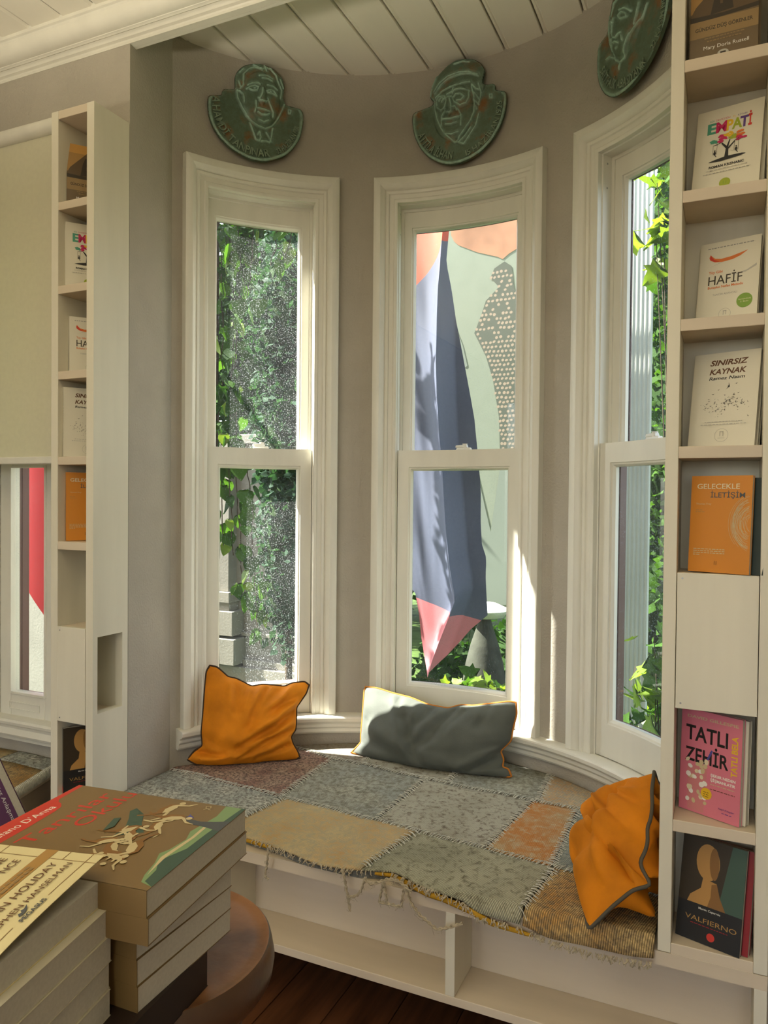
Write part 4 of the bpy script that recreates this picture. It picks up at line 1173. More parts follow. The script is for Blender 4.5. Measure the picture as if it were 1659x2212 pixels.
# ------------------------------------------------------------------ bronze relief plaques above the windows
o1 = [[(-0.184,0.025),(-0.135,0.031),(-0.131,0.059),(-0.084,0.064),(-0.087,0.109),(-0.08,0.13),(-0.058,0.157),(-0.024,0.174),(0.014,0.182),(0.051,0.176),(0.073,0.164),(0.093,0.148),(0.103,0.12),(0.1,0.089),(0.096,0.069),(0.103,0.059),(0.106,0.047),(0.155,0.045),(0.166,0.044),(0.176,0.033),(0.179,0.011),(0.175,-0.026),(0.165,-0.069),(0.14,-0.111),(0.106,-0.146),(0.061,-0.17),(0.022,-0.182),(-0.022,-0.183),(-0.067,-0.17),(-0.106,-0.152),(-0.142,-0.123),(-0.168,-0.087),(-0.182,-0.048),(-0.186,-0.01)]]
s1 = [[(-0.08,0.062),(-0.077,0.036),(-0.062,0.007),(-0.043,-0.024),(-0.023,-0.041),(0.002,-0.053),(0.03,-0.056),(0.055,-0.043),(0.074,-0.018),(0.088,0.012),(0.102,0.045)],[(-0.08,0.062),(-0.068,0.06),(-0.057,0.046),(-0.054,0.02)],[(-0.066,0.071),(-0.057,0.084),(-0.055,0.125),(-0.035,0.149),(-0.013,0.161),(0.003,0.158),(0.015,0.158),(0.029,0.169),(0.048,0.165),(0.068,0.147),(0.076,0.121),(0.09,0.095),(0.085,0.064)],[(-0.069,0.132),(-0.055,0.147)],[(-0.019,0.169),(0.003,0.163),(0.015,0.155)],[(0.023,0.176),(0.031,0.156)],[(0.042,0.169),(0.054,0.166)],[(-0.074,0.096),(-0.066,0.077)],[(0.085,0.136),(0.096,0.105)],[(-0.041,0.083),(-0.024,0.092),(-0.004,0.096),(0.004,0.093)],[(0.012,0.119),(0.032,0.122),(0.051,0.117)],[(0.032,0.096),(0.054,0.097),(0.071,0.089)],[(-0.046,0.068),(-0.032,0.078),(-0.016,0.084),(-0.002,0.081),(-0.007,0.068),(-0.024,0.065),(-0.035,0.068)],[(-0.018,0.075),(-0.013,0.075)],[(0.028,0.073),(0.043,0.081),(0.057,0.079),(0.068,0.064),(0.049,0.069),(0.032,0.068)],[(0.043,0.075),(0.047,0.074)],[(0.012,0.078),(0.01,0.056),(0.001,0.037),(-0.004,0.042)],[(0.001,0.033),(0.013,0.03),(0.024,0.031),(0.032,0.038)],[(-0.012,0.029),(-0.01,0.008),(-0.015,-0.01)],[(0.032,0.046),(0.043,0.024),(0.055,0.001),(0.055,-0.015)],[(-0.007,0.004),(0.016,0.002),(0.041,0.001)],[(-0.004,-0.01),(0.01,-0.017),(0.03,-0.014),(0.041,-0.007)],[(0.002,-0.034),(0.021,-0.038),(0.038,-0.029)],[(-0.029,-0.045),(-0.017,-0.073),(-0.006,-0.103),(0.008,-0.106),(0.013,-0.092),(0.008,-0.071),(0.001,-0.083)],[(0.058,-0.051),(0.053,-0.085),(0.047,-0.105),(0.033,-0.102),(0.016,-0.105)],[(0.033,-0.069),(0.044,-0.086),(0.053,-0.101)],[(0.001,0.127),(0.032,0.134),(0.054,0.13)],[(0.12,0.032),(0.129,0.032),(0.127,0.02),(0.12,0.02),(0.12,0.032)]]
o2 = [[(-0.185,0.033),(-0.145,0.039),(-0.105,0.045),(-0.097,0.06),(-0.111,0.071),(-0.114,0.088),(-0.109,0.114),(-0.095,0.142),(-0.072,0.158),(-0.047,0.18),(-0.015,0.196),(0.025,0.194),(0.063,0.181),(0.089,0.159),(0.102,0.134),(0.098,0.109),(0.093,0.086),(0.113,0.078),(0.133,0.078),(0.142,0.07),(0.14,0.052),(0.183,0.041),(0.187,0.009),(0.179,-0.041),(0.162,-0.084),(0.133,-0.127),(0.096,-0.159),(0.053,-0.18),(0.006,-0.19),(-0.034,-0.189),(-0.077,-0.174),(-0.124,-0.141),(-0.158,-0.098),(-0.179,-0.048),(-0.186,-0.003)]]
s2 = [[(-0.094,0.09),(-0.072,0.116),(-0.038,0.135),(0.003,0.141),(0.043,0.136),(0.078,0.119)],[(-0.091,0.081),(-0.066,0.107),(-0.032,0.127),(0.011,0.133),(0.052,0.127),(0.081,0.112)],[(-0.088,0.067),(-0.06,0.081),(-0.02,0.09),(0.02,0.098),(0.049,0.097)],[(-0.112,0.082),(-0.1,0.113),(-0.084,0.146)],[(-0.106,0.07),(-0.094,0.06)],[(-0.094,0.062),(-0.091,0.029),(-0.082,-0.011),(-0.064,-0.05),(-0.047,-0.077),(-0.012,-0.108),(-0.0,-0.107)],[(0.055,0.082),(0.064,0.042),(0.062,-0.012),(0.051,-0.041),(0.028,-0.069),(0.005,-0.095),(-0.003,-0.107)],[(0.08,-0.021),(0.069,-0.061),(0.04,-0.099),(0.023,-0.12),(0.003,-0.11),(0.028,-0.091),(0.051,-0.063)],[(0.055,0.087),(0.073,0.067),(0.087,0.063),(0.081,0.086)],[(0.064,0.058),(0.082,0.032)],[(0.062,0.034),(0.079,0.014)],[(0.087,0.074),(0.09,0.052),(0.079,0.017)],[(0.068,0.014),(0.071,-0.0)],[(-0.085,0.056),(-0.071,0.064),(-0.048,0.06),(-0.039,0.042),(-0.048,0.022),(-0.065,0.016),(-0.082,0.03),(-0.085,0.056)],[(-0.014,0.062),(-0.008,0.074),(0.015,0.075),(0.047,0.065),(0.047,0.038),(0.036,0.021),(0.013,0.016),(-0.008,0.031),(-0.016,0.051)],[(-0.037,0.053),(-0.019,0.052)],[(-0.037,0.063),(-0.017,0.068),(-0.011,0.086)],[(-0.011,0.047),(-0.002,0.057),(0.015,0.056),(0.03,0.044),(0.018,0.033),(0.001,0.034)],[(-0.071,0.05),(-0.06,0.057),(-0.048,0.049),(-0.059,0.043)],[(-0.025,0.045),(-0.019,0.022),(-0.022,0.001),(-0.03,-0.003),(-0.045,0.006),(-0.048,0.016)],[(-0.019,0.016),(-0.005,0.016),(-0.002,0.005)],[(-0.048,0.011),(-0.062,-0.009),(-0.059,-0.02),(-0.03,-0.023),(0.007,-0.021),(0.016,-0.018),(0.007,0.0),(-0.005,0.014)],[(-0.059,-0.02),(-0.024,-0.025),(0.007,-0.023)],[(-0.062,-0.02),(-0.064,-0.044)],[(0.016,-0.023),(0.014,-0.053)],[(-0.047,-0.039),(-0.024,-0.043),(-0.001,-0.039)],[(-0.047,-0.072),(-0.024,-0.08),(0.005,-0.075)],[(-0.015,0.179),(0.019,0.182),(0.043,0.174)],[(0.121,0.042),(0.131,0.041),(0.131,0.029),(0.122,0.03),(0.121,0.042)]]
s3 = [[(-0.146,0.1),(-0.136,0.027),(-0.125,-0.018),(-0.113,-0.055),(-0.091,-0.074),(-0.067,-0.073),(-0.054,-0.055),(-0.027,-0.023),(0.014,-0.001),(0.036,0.032)],[(-0.121,0.081),(-0.111,0.116),(-0.085,0.119)],[(-0.127,0.07),(-0.123,0.01),(-0.111,-0.035)],[(-0.113,0.049),(-0.099,0.05),(-0.086,0.04),(-0.094,0.037)],[(-0.11,0.061),(-0.086,0.054)],[(-0.067,0.05),(-0.053,0.054),(-0.034,0.039),(-0.031,0.028),(-0.056,0.034),(-0.067,0.05)],[(-0.064,0.066),(-0.04,0.059),(-0.02,0.04)],[(-0.083,0.05),(-0.09,0.012),(-0.098,0.007),(-0.093,-0.004),(-0.082,-0.008),(-0.068,-0.004),(-0.058,-0.006)],[(-0.055,-0.015),(-0.054,-0.031)],[(-0.109,0.003),(-0.111,-0.015)],[(-0.098,-0.014),(-0.087,-0.016),(-0.073,-0.028)],[(-0.089,-0.036),(-0.081,-0.037)],[(-0.011,-0.005),(-0.0,0.017),(0.01,0.047)],[(-0.162,-0.028),(-0.146,-0.028),(-0.124,-0.043)],[(-0.091,-0.076),(-0.096,-0.092)]]
def bronze():
    m = bpy.data.materials.new('verdigris_bronze')
    m.use_nodes = True
    nt = m.node_tree; L = nt.links
    p = nt.nodes['Principled BSDF']
    p.inputs['Roughness'].default_value = 0.5; p.inputs['Metallic'].default_value = 0.25
    tc = nt.nodes.new('ShaderNodeTexCoord')
    n1 = nt.nodes.new('ShaderNodeTexNoise'); n1.inputs['Scale'].default_value = 16; n1.inputs['Detail'].default_value = 6
    n2 = nt.nodes.new('ShaderNodeTexNoise'); n2.inputs['Scale'].default_value = 60; n2.inputs['Detail'].default_value = 6; n2.inputs['Roughness'].default_value = .7
    at = nt.nodes.new('ShaderNodeAttribute'); at.attribute_name = 'patina'
    for n in (n1, n2): L.new(tc.outputs['Object'], n.inputs['Vector'])
    def mr(s, a, b, c=0.0, d=1.0):
        r = nt.nodes.new('ShaderNodeMapRange')
        for k, v in zip((1, 2, 3, 4), (a, b, c, d)): r.inputs[k].default_value = v
        L.new(s, r.inputs[0]); return r.outputs[0]
    def mx(f, a, b):
        q = nt.nodes.new('ShaderNodeMix'); q.data_type = 'RGBA'; L.new(f, q.inputs[0])
        for k, v in ((6, a), (7, b)):
            if isinstance(v, tuple): q.inputs[k].default_value = (*v, 1)
            else: L.new(v, q.inputs[k])
        return q.outputs[2]
    c = mx(mr(n1.outputs['Fac'], .52, .66), (0.105, 0.145, 0.092), (0.23, 0.098, 0.026))
    c = mx(mr(n2.outputs['Fac'], .40, .75, 0, .55), c, (0.16, 0.26, 0.20))
    ad = nt.nodes.new('ShaderNodeMath'); ad.operation = 'MULTIPLY'
    L.new(at.outputs['Fac'], ad.inputs[0]); L.new(mr(n2.outputs['Fac'], .3, .65, .45, 1.0), ad.inputs[1])
    c = mx(ad.outputs[0], c, (0.42, 0.62, 0.50))
    L.new(c, p.inputs['Base Color'])
    bp = nt.nodes.new('ShaderNodeBump'); bp.inputs['Strength'].default_value = .25; bp.inputs['Distance'].default_value = .002
    L.new(n2.outputs['Fac'], bp.inputs['Height']); L.new(bp.outputs[0], p.inputs['Normal'])
    return m
BRONZE = bronze()
BRL = mat('verdigris_letters', (0.26, 0.34, 0.24), .5, noise=.35, nscale=50, metal=.2)
def inside(poly, X, Y):
    r = np.zeros(X.shape, bool); n = len(poly)
    for i in range(n):
        x0, y0 = poly[i]; x1, y1 = poly[(i + 1) % n]
        c = ((y0 > Y) != (y1 > Y))
        with np.errstate(divide='ignore', invalid='ignore'): xi = (x1 - x0) * (Y - y0) / (y1 - y0 + 1e-12) + x0
        r ^= c & (X < xi)
    return r
def smoothpoly(P, it=2):
    for _ in range(it):
        Q = []
        for a, b in zip(P, P[1:] + P[:1]):
            Q += [(a[0] * .8 + b[0] * .2, a[1] * .8 + b[1] * .2), (a[0] * .2 + b[0] * .8, a[1] * .2 + b[1] * .8)]
        P = Q
    return P
def plaque(label, ang, outline, strokes, domes, center, rad_, name, a0, a1, date, b0, b1, cap=.029, dcap=.021, gap=.0225):
    outline = smoothpoly(list(outline), 2)
    bx, by, _ = cyl(ang, R - gap, 0)
    mw = Matrix.Translation((bx, by, 2.95)) @ Matrix.Rotation(-rad(ang), 4, 'Z')      # local x right, -y toward the room, z up
    o = thing('relief_plaque', label, 'plaque', mw=mw, group='bronze relief plaques above the bay windows')
    n = len(outline)
    v = [(x, 0, z) for x, z in outline] + [(x, -.0115, z) for x, z in outline]
    f = [tuple(range(n - 1, -1, -1))] + [(i, (i + 1) % n, n + (i + 1) % n, n + i) for i in range(n)]
    mb = MB().add(v, f)
    me = mb.mesh('backing_plate')
    obj('backing_plate', me, BRONZE, o)
    xs = [p[0] for p in outline]; zs = [p[1] for p in outline]
    st = 0.0021
    gx = np.arange(min(xs) - st, max(xs) + st, st); gz = np.arange(min(zs) - st, max(zs) + st, st)
    X, Z = np.meshgrid(gx, gz, indexing='ij')
    H = np.zeros_like(X); PT = np.zeros_like(X)
    for cx_, cz_, rx, rz_, hh in domes:
        q = 1 - ((X - cx_) / rx) ** 2 - ((Z - cz_) / rz_) ** 2
        H += 1.35 * hh * np.sqrt(q.clip(0)) ** .8
    def dist(poly):
        D = np.full(X.shape, 9.0)
        for (x0, z0), (x1, z1) in zip(poly, poly[1:]):
            dx, dz = x1 - x0, z1 - z0; t = (((X - x0) * dx + (Z - z0) * dz) / (dx * dx + dz * dz + 1e-12)).clip(0, 1)
            D = np.minimum(D, np.hypot(X - x0 - t * dx, Z - z0 - t * dz))
        return D
    rr = random.Random(4)
    for s in strokes:
        D = dist(s); w = .0023 if len(s) > 2 else .0019
        H += .0050 * np.exp(-(D / w) ** 2) - .0016 * np.exp(-((D - 2.2 * w) / w) ** 2)
        PT = np.maximum(PT, rr.uniform(.7, 1) * np.exp(-(D / .0028) ** 2) + .3 * np.exp(-(D / .008) ** 2))
    De = dist(outline + outline[:1])
    rimm = (np.hypot(X - center[0], Z - center[1]) > rad_ * .9) & (Z < .04)
    H += np.where(rimm, .004 * np.exp(-((De - .008) / .004) ** 2), 0)
    PT = np.maximum(PT, np.where(rimm, .75 * np.exp(-((De - .006) / .006) ** 2), .35 * np.exp(-(De / .006) ** 2)))
    M = inside(outline, X, Z)
    H = np.where(De < .003, H * De / .003, H)
    idx = -np.ones(X.shape, int); idx[M] = np.arange(M.sum())
    cell = M[:-1, :-1] & M[1:, :-1] & M[1:, 1:] & M[:-1, 1:]
    ii, jj = np.nonzero(cell)
    Fc = np.stack([idx[ii, jj], idx[ii + 1, jj], idx[ii + 1, jj + 1], idx[ii, jj + 1]], 1)
    V = np.stack([X[M], -.0116 - H[M], Z[M]], 1)
    me = bpy.data.meshes.new('relief')
    me.from_pydata(V.tolist(), [], Fc.tolist())
    a = me.attributes.new('patina', 'FLOAT', 'POINT'); a.data.foreach_set('value', PT[M].astype(np.float32))
    me.shade_smooth()
    obj('portrait_relief', me, BRONZE, o)
    def arc(nm, body, t0, t1, ch, rb):
        glyphs = [(text_geo(c, .012, 0, .09) if c != ' ' else None) for c in body]
        wd = [.30 if g is None else (g[2][1] - g[2][0] + .10) for g in glyphs]
        tot = sum(wd); acc = 0; mb = MB()
        sy = ch / .73; sx = (rad(t1 - t0) * rb) / tot
        for g, w in zip(glyphs, wd):
            if g:
                t = rad(t0) + (acc + w / 2) * sx / rb
                er = (math.cos(t), math.sin(t)); et = (-er[1], er[0]); mid = (g[2][0] + g[2][1]) / 2
                P = []
                for x, y, z in g[0]:
                    a_, b_ = (x - mid) * sx, y * sy
                    P.append((center[0] + er[0] * (rb - b_) + et[0] * a_, -.0122 - (z + .09) * sy * .75, center[1] + er[1] * (rb - b_) + et[1] * a_))
                mb.add(P, g[1])
            acc += w
        obj(nm, mb, BRL, o)
    arc('name_lettering', name, a0, a1, cap, rad_ * .905); arc('date_lettering', date, b0, b1, dcap, rad_ * .90)
    return o
plaque('green bronze relief of a bare headed man in collar and tie, above the left window', -47.3, o1[0], s1, [(.013, .07, .098, .112, .010), (.010, .045, .072, .100, .009), (.012, .052, .014, .036, .007), (.012, -.01, .03, .02, .003)], (-.003, 0), .184,
       'A.HAMDİ TANPINAR', 171, 288, '23 HAZİRAN 1901', 299, 350)
plaque('green bronze relief of a man in beret and glasses, above the middle window', -.2, o2[0], s2, [(-.002, .10, .11, .09, .012), (-.018, .0, .078, .10, .010), (-.03, .02, .012, .034, .007)], (0, -.002), .188,
       'ATTİLA İLHAN', 199, 263, '15 HAZİRAN 1925', 281, 364)
o3 = [(-.133, .151), (-.148, .102), (-.153, .065), (-.163, .051), (-.179, .048), (-.208, .04), (-.213, -.003), (-.21, -.055), (-.195, -.098), (-.17, -.134), (-.138, -.161), (-.100, -.176), (-.051, -.178), (-.01, -.170), (.04, -.148), (.085, -.110),
      (.120, -.06), (.135, -.005), (.13, .04), (.09, .05), (.055, .06), (.045, .11), (.02, .15), (-.02, .178), (-.06, .185), (-.10, .175)]
plaque('green bronze relief of a narrow faced man, above the right window beside the bookcase', 46, o3, s3, [(-.06, .06, .085, .125, .012), (-.075, .02, .055, .09, .009), (-.086, .025, .012, .034, .006)], (-.038, -.008), .174,
       'SAİT FAİK ABASIYANIK', 196, 300, '22 KASIM 1906', 312, 368, .027, .019, .030)

# ------------------------------------------------------------------ the little round table and the piles of books in front
LEA = mat('brown_table_leather', (0.30, 0.135, 0.055), 0.36, 0.5, noise=0.5, nscale=11, bump=0.25, bscale=35, col2=(0.12, 0.05, 0.022))
LED = mat('dark_table_edge', (0.09, 0.042, 0.02), 0.32, 0.6, noise=0.4, nscale=14, bump=0.2, bscale=40)
LEG = mat('dark_turned_wood', (0.055, 0.026, 0.013), 0.4)
def stool(label, cx_, cy_, zt, r):
    o = thing('round_table', label, 'table', (cx_, cy_, 0.0))
    obj('table_top', MB().lathe([(0.0005, zt), (r * .85, zt), (r * .935, zt + .0002), (r * .95, zt + .0016), (r * .968, zt + .0018)], n=72), LEA, o, smooth=50)
    obj('rim', MB().lathe([(r * .968, zt + .0018), (r * .985, zt - .001), (r * 1.0, zt - .010), (r * 1.015, zt - .022), (r * 1.0, zt - .036), (r * .96, zt - .044), (r * .90, zt - .046), (0.0005, zt - .046)], n=72), LED, o, smooth=50)
    for k in range(4):
        t = PI / 4 + k * PI / 2
        a = (r * .62 * math.cos(t), r * .62 * math.sin(t), zt - .045); b = (r * 1.0 * math.cos(t), r * 1.0 * math.sin(t), 0.0)
        L = [tuple(a[q] + (b[q] - a[q]) * s / 8 for q in range(3)) for s in range(9)]
        obj('leg', MB().tube(L, [.013, .016, .014, .016, .017, .016, .014, .013, .010], 12), LEG, o, smooth=50)
    zr = zt * .35; rr = r * (.62 + .38 * .65)
    obj('foot_ring', MB().tube([(rr * math.cos(2 * PI * k / 36), rr * math.sin(2 * PI * k / 36), zr) for k in range(36)], .007, 8, closed=True), LEG, o, smooth=60)
stool('small round table with a brown leather top, under the book piles', -.594, .670, .9867, .138)
stool('round table hidden behind the book piles at the left', -1.0, .72, .966, .13)

def lie(ox, oy, oz, ex):
    e = Vector((ex[0], ex[1], 0)).normalized(); v = Vector((-e.y, e.x, 0))
    return Matrix(((e.x, 0, v.x, ox), (e.y, 0, v.y, oy), (0, -1, 0, oz), (0, 0, 0, 1)))
# a wide dark book at the bottom
book('wide dark brown book lying on the round table below both piles', .262, .215, .0404, mat('cover_black_brown', (0.022, 0.012, 0.008), .5), None, lie(-.463, .377, 1.0273, (-.10, .995)), pages=mat('dark_pages', (0.022, 0.012, 0.008), .6))
OLV = mat('cover_olive_brown', (0.185, 0.115, 0.042), 0.42)
def art_gods(w, h):
    a = Art(); s = 1.167
    q = lambda P: [(u * s, v * s) for u, v in P]
    a.poly(q([(0, .192), (0, .166), (.06, .167), (.098, .169), (.108, .171), (.114, .176), (.117, .182), (.122, .1855), (.159, .187), (.159, .192)]), RED)
    a.text('Stefano D\'Anna', .106 * s, .1745 * s, WH, .0085 * s, .082 * s, 'R')
    a.text('Tanrılar', .150 * s, .1415 * s, RED, .0165 * s, .118 * s, 'R')
    a.text('Okulu', .158 * s, .1205 * s, RED, .0165 * s, .080 * s, 'R')
    # landscape strip along the foot
    a.poly(q([(.006, 0), (.010, .012), (.020, .016), (.040, .020), (.055, .026), (.064, .022), (.085, .019), (.10, .024), (.118, .021), (.136, .018), (.159, .021), (.159, 0)]), GRM)
    a.poly(q([(.006, 0), (.012, .010), (.030, .012), (.042, .018), (.052, .016), (.07, .009), (.10, .008), (.13, .006), (.159, .004), (.159, 0)]), GRD)
    a.poly(q([(.02, .014), (.05, .021), (.09, .017), (.12, .018), (.12, .015), (.09, .014), (.05, .017)]), TAN)
    # dark trunk with a crook, and a falling crowd of pale figures, all simple shapes
    a.poly(q([(.108, 0), (.112, .018), (.113, .030), (.120, .043), (.127, .046), (.127, .040), (.122, .036), (.121, .026), (.124, .014), (.130, 0)]), SLT)
    a.poly(q([(.121, .042), (.132, .044), (.126, .036)]), BLU)
    def fig(u, v, an, sc, m1=TAN, m2=OCH2):
        c, d = math.cos(an), math.sin(an)
        T = lambda x, y: ((u + (x * c - y * d) * sc) * s, (v + (x * d + y * c) * sc) * s)
        a.poly([T(-.010, .001), (T(-.004, .0055)), T(.004, .006), T(.011, .003), T(.012, -.002), T(.004, -.005), T(-.006, -.004)], m2)
        a.poly([T(-.009, .002), (T(-.004, .0055)), T(.004, .006), T(.010, .003), T(.003, -.001), T(-.005, -.001)], m1)
        a.ell(*T(-.0125, .003), .0028 * sc * s, .0026 * sc * s, m1, 0, 10)
        a.poly([T(.006, .004), T(.016, .008), T(.024, .005), T(.0245, .0065), T(.016, .0105), T(.005, .0065)], m1)
        a.poly([T(.008, -.001), T(.018, -.005), T(.023, -.011), T(.0245, -.010), T(.019, -.003), T(.010, .003)], m2)
        a.poly([T(-.006, .003), T(-.011, .012), T(-.018, .015), T(-.018, .0138), T(-.012, .010), T(-.009, .002)], m1)
    a.poly(q([(.085, .062), (.10, .075), (.118, .085), (.128, .100), (.120, .102), (.104, .092), (.088, .084), (.07, .084)]), GRD)
    for u, v, an, sc in [(.138, .082, 2.9, 1.2), (.122, .064, 1.9, 1.15), (.100, .070, 3.4, 1.0), (.088, .090, 2.4, 1.1), (.074, .078, .5, 1.0), (.062, .094, 2.2, .95), (.050, .082, 3.6, 1.1), (.040, .066, 1.2, 1.1), (.056, .060, .3, 1.2), (.030, .090, 2.7, .9)]:
        fig(u, v * .94 - .006, an, sc * .98)
    a.ell(.024 * s, .058 * s, .003, .003, TAN, 0, 10)
    a.poly(q([(.075, .098), (.10, .105), (.104, .100), (.086, .094)]), GRD)
    a.line([(u * s, v * s) for u, v in [(.145, .030), (.147, .036), (.151, .038), (.153, .034), (.149, .032), (.144, .037)]], .0008, TAN)
    return a
exB = (-.125, .992)
book('brown paperback with a red title and falling figures, top of the far pile', .186, .2245, .0247, OLV, art_gods, lie(-.464, .517, 1.15, exB), 'books in the far pile')
book('brown spined paperback second from the top of the far pile', .186, .2245, .0247, OLV, None, lie(-.462, .517, 1.15 - .0248, exB), 'books in the far pile')
for k, lab in enumerate(('third book of the far pile, set back from the two above', 'fourth book of the far pile, brown spine', 'lowest paperback of the far pile, on the wide dark book')):
    book(lab, .147, .20, .0245, OLV, None, lie(-.486 + .001 * k, .528, 1.1003 - .0246 * k, (-.004 - .01 * k, 1)), 'books in the far pile')
# the near pile of cream paperbacks
CRC2 = mat('cover_cream_edge', (0.50, 0.46, 0.34), 0.6)
CRC = mat('cover_cream_matt', (0.60, 0.52, 0.28), 0.6)
def art_cream(w, h):
    a = Art()
    bz = .0475
    a.rect(0, w, bz, bz + .0125, GLD)
    for v in (.0105, .100, .145): a.line([(0 if v != .0105 else .082, v), (w, v)], .0006, OCH2)
    a.line([(0, .0105), (.040, .0105)], .0006, OCH2)
    for u in (.0125, w - .0135): a.line([(u, 0 if u > .1 else .0), (u, bz if u < .1 else bz)], .0006, OCH2)
    a.line([(w - .0135, bz + .0125), (w - .0135, h)], .0006, OCH2)
    a.line([(w - .0135, .034), (w, .034)], .0006, OCH2)
    tiny(a, .004, w - .03, bz + .0072, SAND, .0028); tiny(a, .004, w - .03, bz + .0024, SAND, .0028)
    a.text('RYAN HOLIDAY', w - .0200, .0330, BRN, .0078, .092, 'R')
    a.text('STEPHEN HANSELMAN', w - .0175, .0200, BRN, .0062, .104, 'R')
    a.text('PEGASUS', .062, .0075, SLT, .0042, .030, 'C', bold=.03)
    wing = [(.050, .0165), (.054, .0145), (.060, .015), (.066, .018), (.072, .0245), (.064, .0215), (.060, .0235), (.0575, .019), (.054, .0215), (.052, .019)]
    a.poly([((u - .062) * .7 + .060, (v - .0145) * .62 + .0132) for u, v in wing], SLT)
    a.text('INE', w - .022, .084, BRN, .0078, .018, 'R'); a.text('NCE', w - .022, .070, BRN, .0078, .021, 'R')
    return a
exC = (-.20, .98)
w_, h_, t_ = .146, .215, .0246
b0 = thing('book', 'cream paperback with its cover curling up, top of the near pile', 'book', group='cream paperbacks in the near pile', mw=lie(-.487, .376, 1.15, exC))
cov, pg = book_geo(w_, h_, t_)
cv2 = MB().box(0, w_, t_ - .0009, t_, 0, h_).box(-.0005, .0006, 0, t_, 0, h_)
lift = lambda u, v=0.0: .0015 + .0185 * (max(0, u) / w_) ** .55 - .004 * (v / h_)
cv2.grid([[(w_ * 1.0 * i / 32, -lift(w_ * i / 32, h_ * j / 6), h_ * j / 6) for j in range(7)] for i in range(33)])
cv2.grid([[(w_ * 1.0 * i / 32, -lift(w_ * i / 32, h_ * j / 6) + .0006, h_ * j / 6) for j in range(7)] for i in range(33)], flip=True)
obj('cover', cv2, CRC, b0, smooth=60)
obj('page_block', pg, PAPER, b0)
art_cream(w_, h_).build('cover_print', b0, lambda u, v, z: (u, -lift(u, v) - z - .0002, v), step=w_ / 32)
for k, lab in enumerate(('cream paperback second in the near pile', 'cream paperback in the middle of the near pile', 'cream paperback fourth in the near pile', 'cream paperback at the bottom of the near pile')):
    book(lab, .146, .215, .0244, CRC2, None, lie(-.478 + .0015 * (k % 2), .3755 - .001 * k, 1.15 - .0246 * (k + 1), (-.20 + .003 * k, .98)), 'cream paperbacks in the near pile')
# purple book tilted at the left edge
th = rad(25.5)
ax, zx = Vector((.91, .415, 0)).normalized(), Vector((0, 0, 1))
e1 = ax * math.cos(th) + zx * math.sin(th); e3 = -ax * math.sin(th) + zx * math.cos(th); e2 = Vector((-ax.y, ax.x, 0))
mwp = Matrix(((e1.x, e2.x, e3.x, -.977), (e1.y, e2.y, e3.y, .70), (e1.z, e2.z, e3.z, .968), (0, 0, 0, 1)))
def art_purple(w, h):
    a = Art()
    a.text('Dört Anlaşma', w - .0105, .094, LGR, .0062, .060, 'L', rot=-PI / 2)
    return a
book('dark purple book tilted behind the piles at the left edge', .12, .20, .02, mat('cover_purple', (0.05, 0.006, 0.036), .45), art_purple, mwp)

# tan rug on the side bench
r2o = thing('side_rug', 'worn tan and gold rug with a looped edge on the left bench', 'rug', (-2.9, 1.75, .507))
def edge_x(y): return -2.062 - (y - 1.48) / (2.03 - 1.48) * .17
def rr2(m, xa, xb, ya, yb, nm='patch'):
    P = []
    for i in range(21):
        row = []
        for j in range(13):
            y = ya + (yb - ya) * j / 12; x1 = edge_x(y) + .012 if xb is None else xb
            x = xa + (x1 - xa) * i / 20
            row.append((x + 2.9, y - 1.75, .016 + .002 * math.sin(20 * x + 9 * y)))
        P.append(row)
    o = obj(nm, MB().grid(P), RM[m], r2o, smooth=60)
    s = o.modifiers.new('thick', 'SOLIDIFY'); s.thickness = .012; s.offset = -1
rr2('gold', -2.45, None, 1.49, 1.93); rr2('pale', -2.45, None, 1.935, 2.028); rr2('tan', -2.61, -2.455, 1.49, 2.028)
mb = MB()
for k in range(70):
    y = 1.49 + .53 * k / 69; x = edge_x(y) + .012
    mb.tube([(x + 2.9 - .012, y - 1.75, .018), (x + 2.9 + .002, y - 1.75 - .004, .016), (x + 2.9 + .008, y - 1.75 - .006, .004), (x + 2.9 + .007, y - 1.75 - .008, -.012)], .0022, 5, caps=False)
o = obj('fringe', mb, THREAD, r2o); o['kind'] = 'stuff'

# ------------------------------------------------------------------ outside
GRASS = mat('garden_ground', (0.05, 0.085, 0.02), .95, .1, noise=.5, nscale=6, bump=.6, bscale=30)
gd = obj('garden_ground', MB().box(-14, 12, 2.4, 16, -.42, -.35).box(-14, -4.4, -6, 2.4, -.42, -.35), GRASS); gd['kind'] = 'structure'
LEAF = {'dark': mat('leaf_dark', (0.016, 0.046, 0.006), .75, .12, noise=.5, nscale=9, trans=.3), 'mid': mat('leaf_mid', (0.034, 0.084, 0.009), .75, .12, noise=.4, nscale=9, trans=.35),
        'lime': mat('leaf_lime', (0.105, 0.165, 0.015), .5, .4, noise=.3, nscale=9, trans=.5), 'blue': mat('leaf_blue_green', (0.018, 0.050, 0.024), .75, .12, noise=.5, nscale=9, trans=.25)}
BARK = mat('bark', (0.06, 0.045, 0.03), .9, .1, noise=.4, nscale=14, bump=.8, bscale=30)
CLUMP_SHADE = mat('leaf_shade', (0.014, 0.032, 0.007), .9, .1)  # shade between leaves, put into the colour of the clump cores
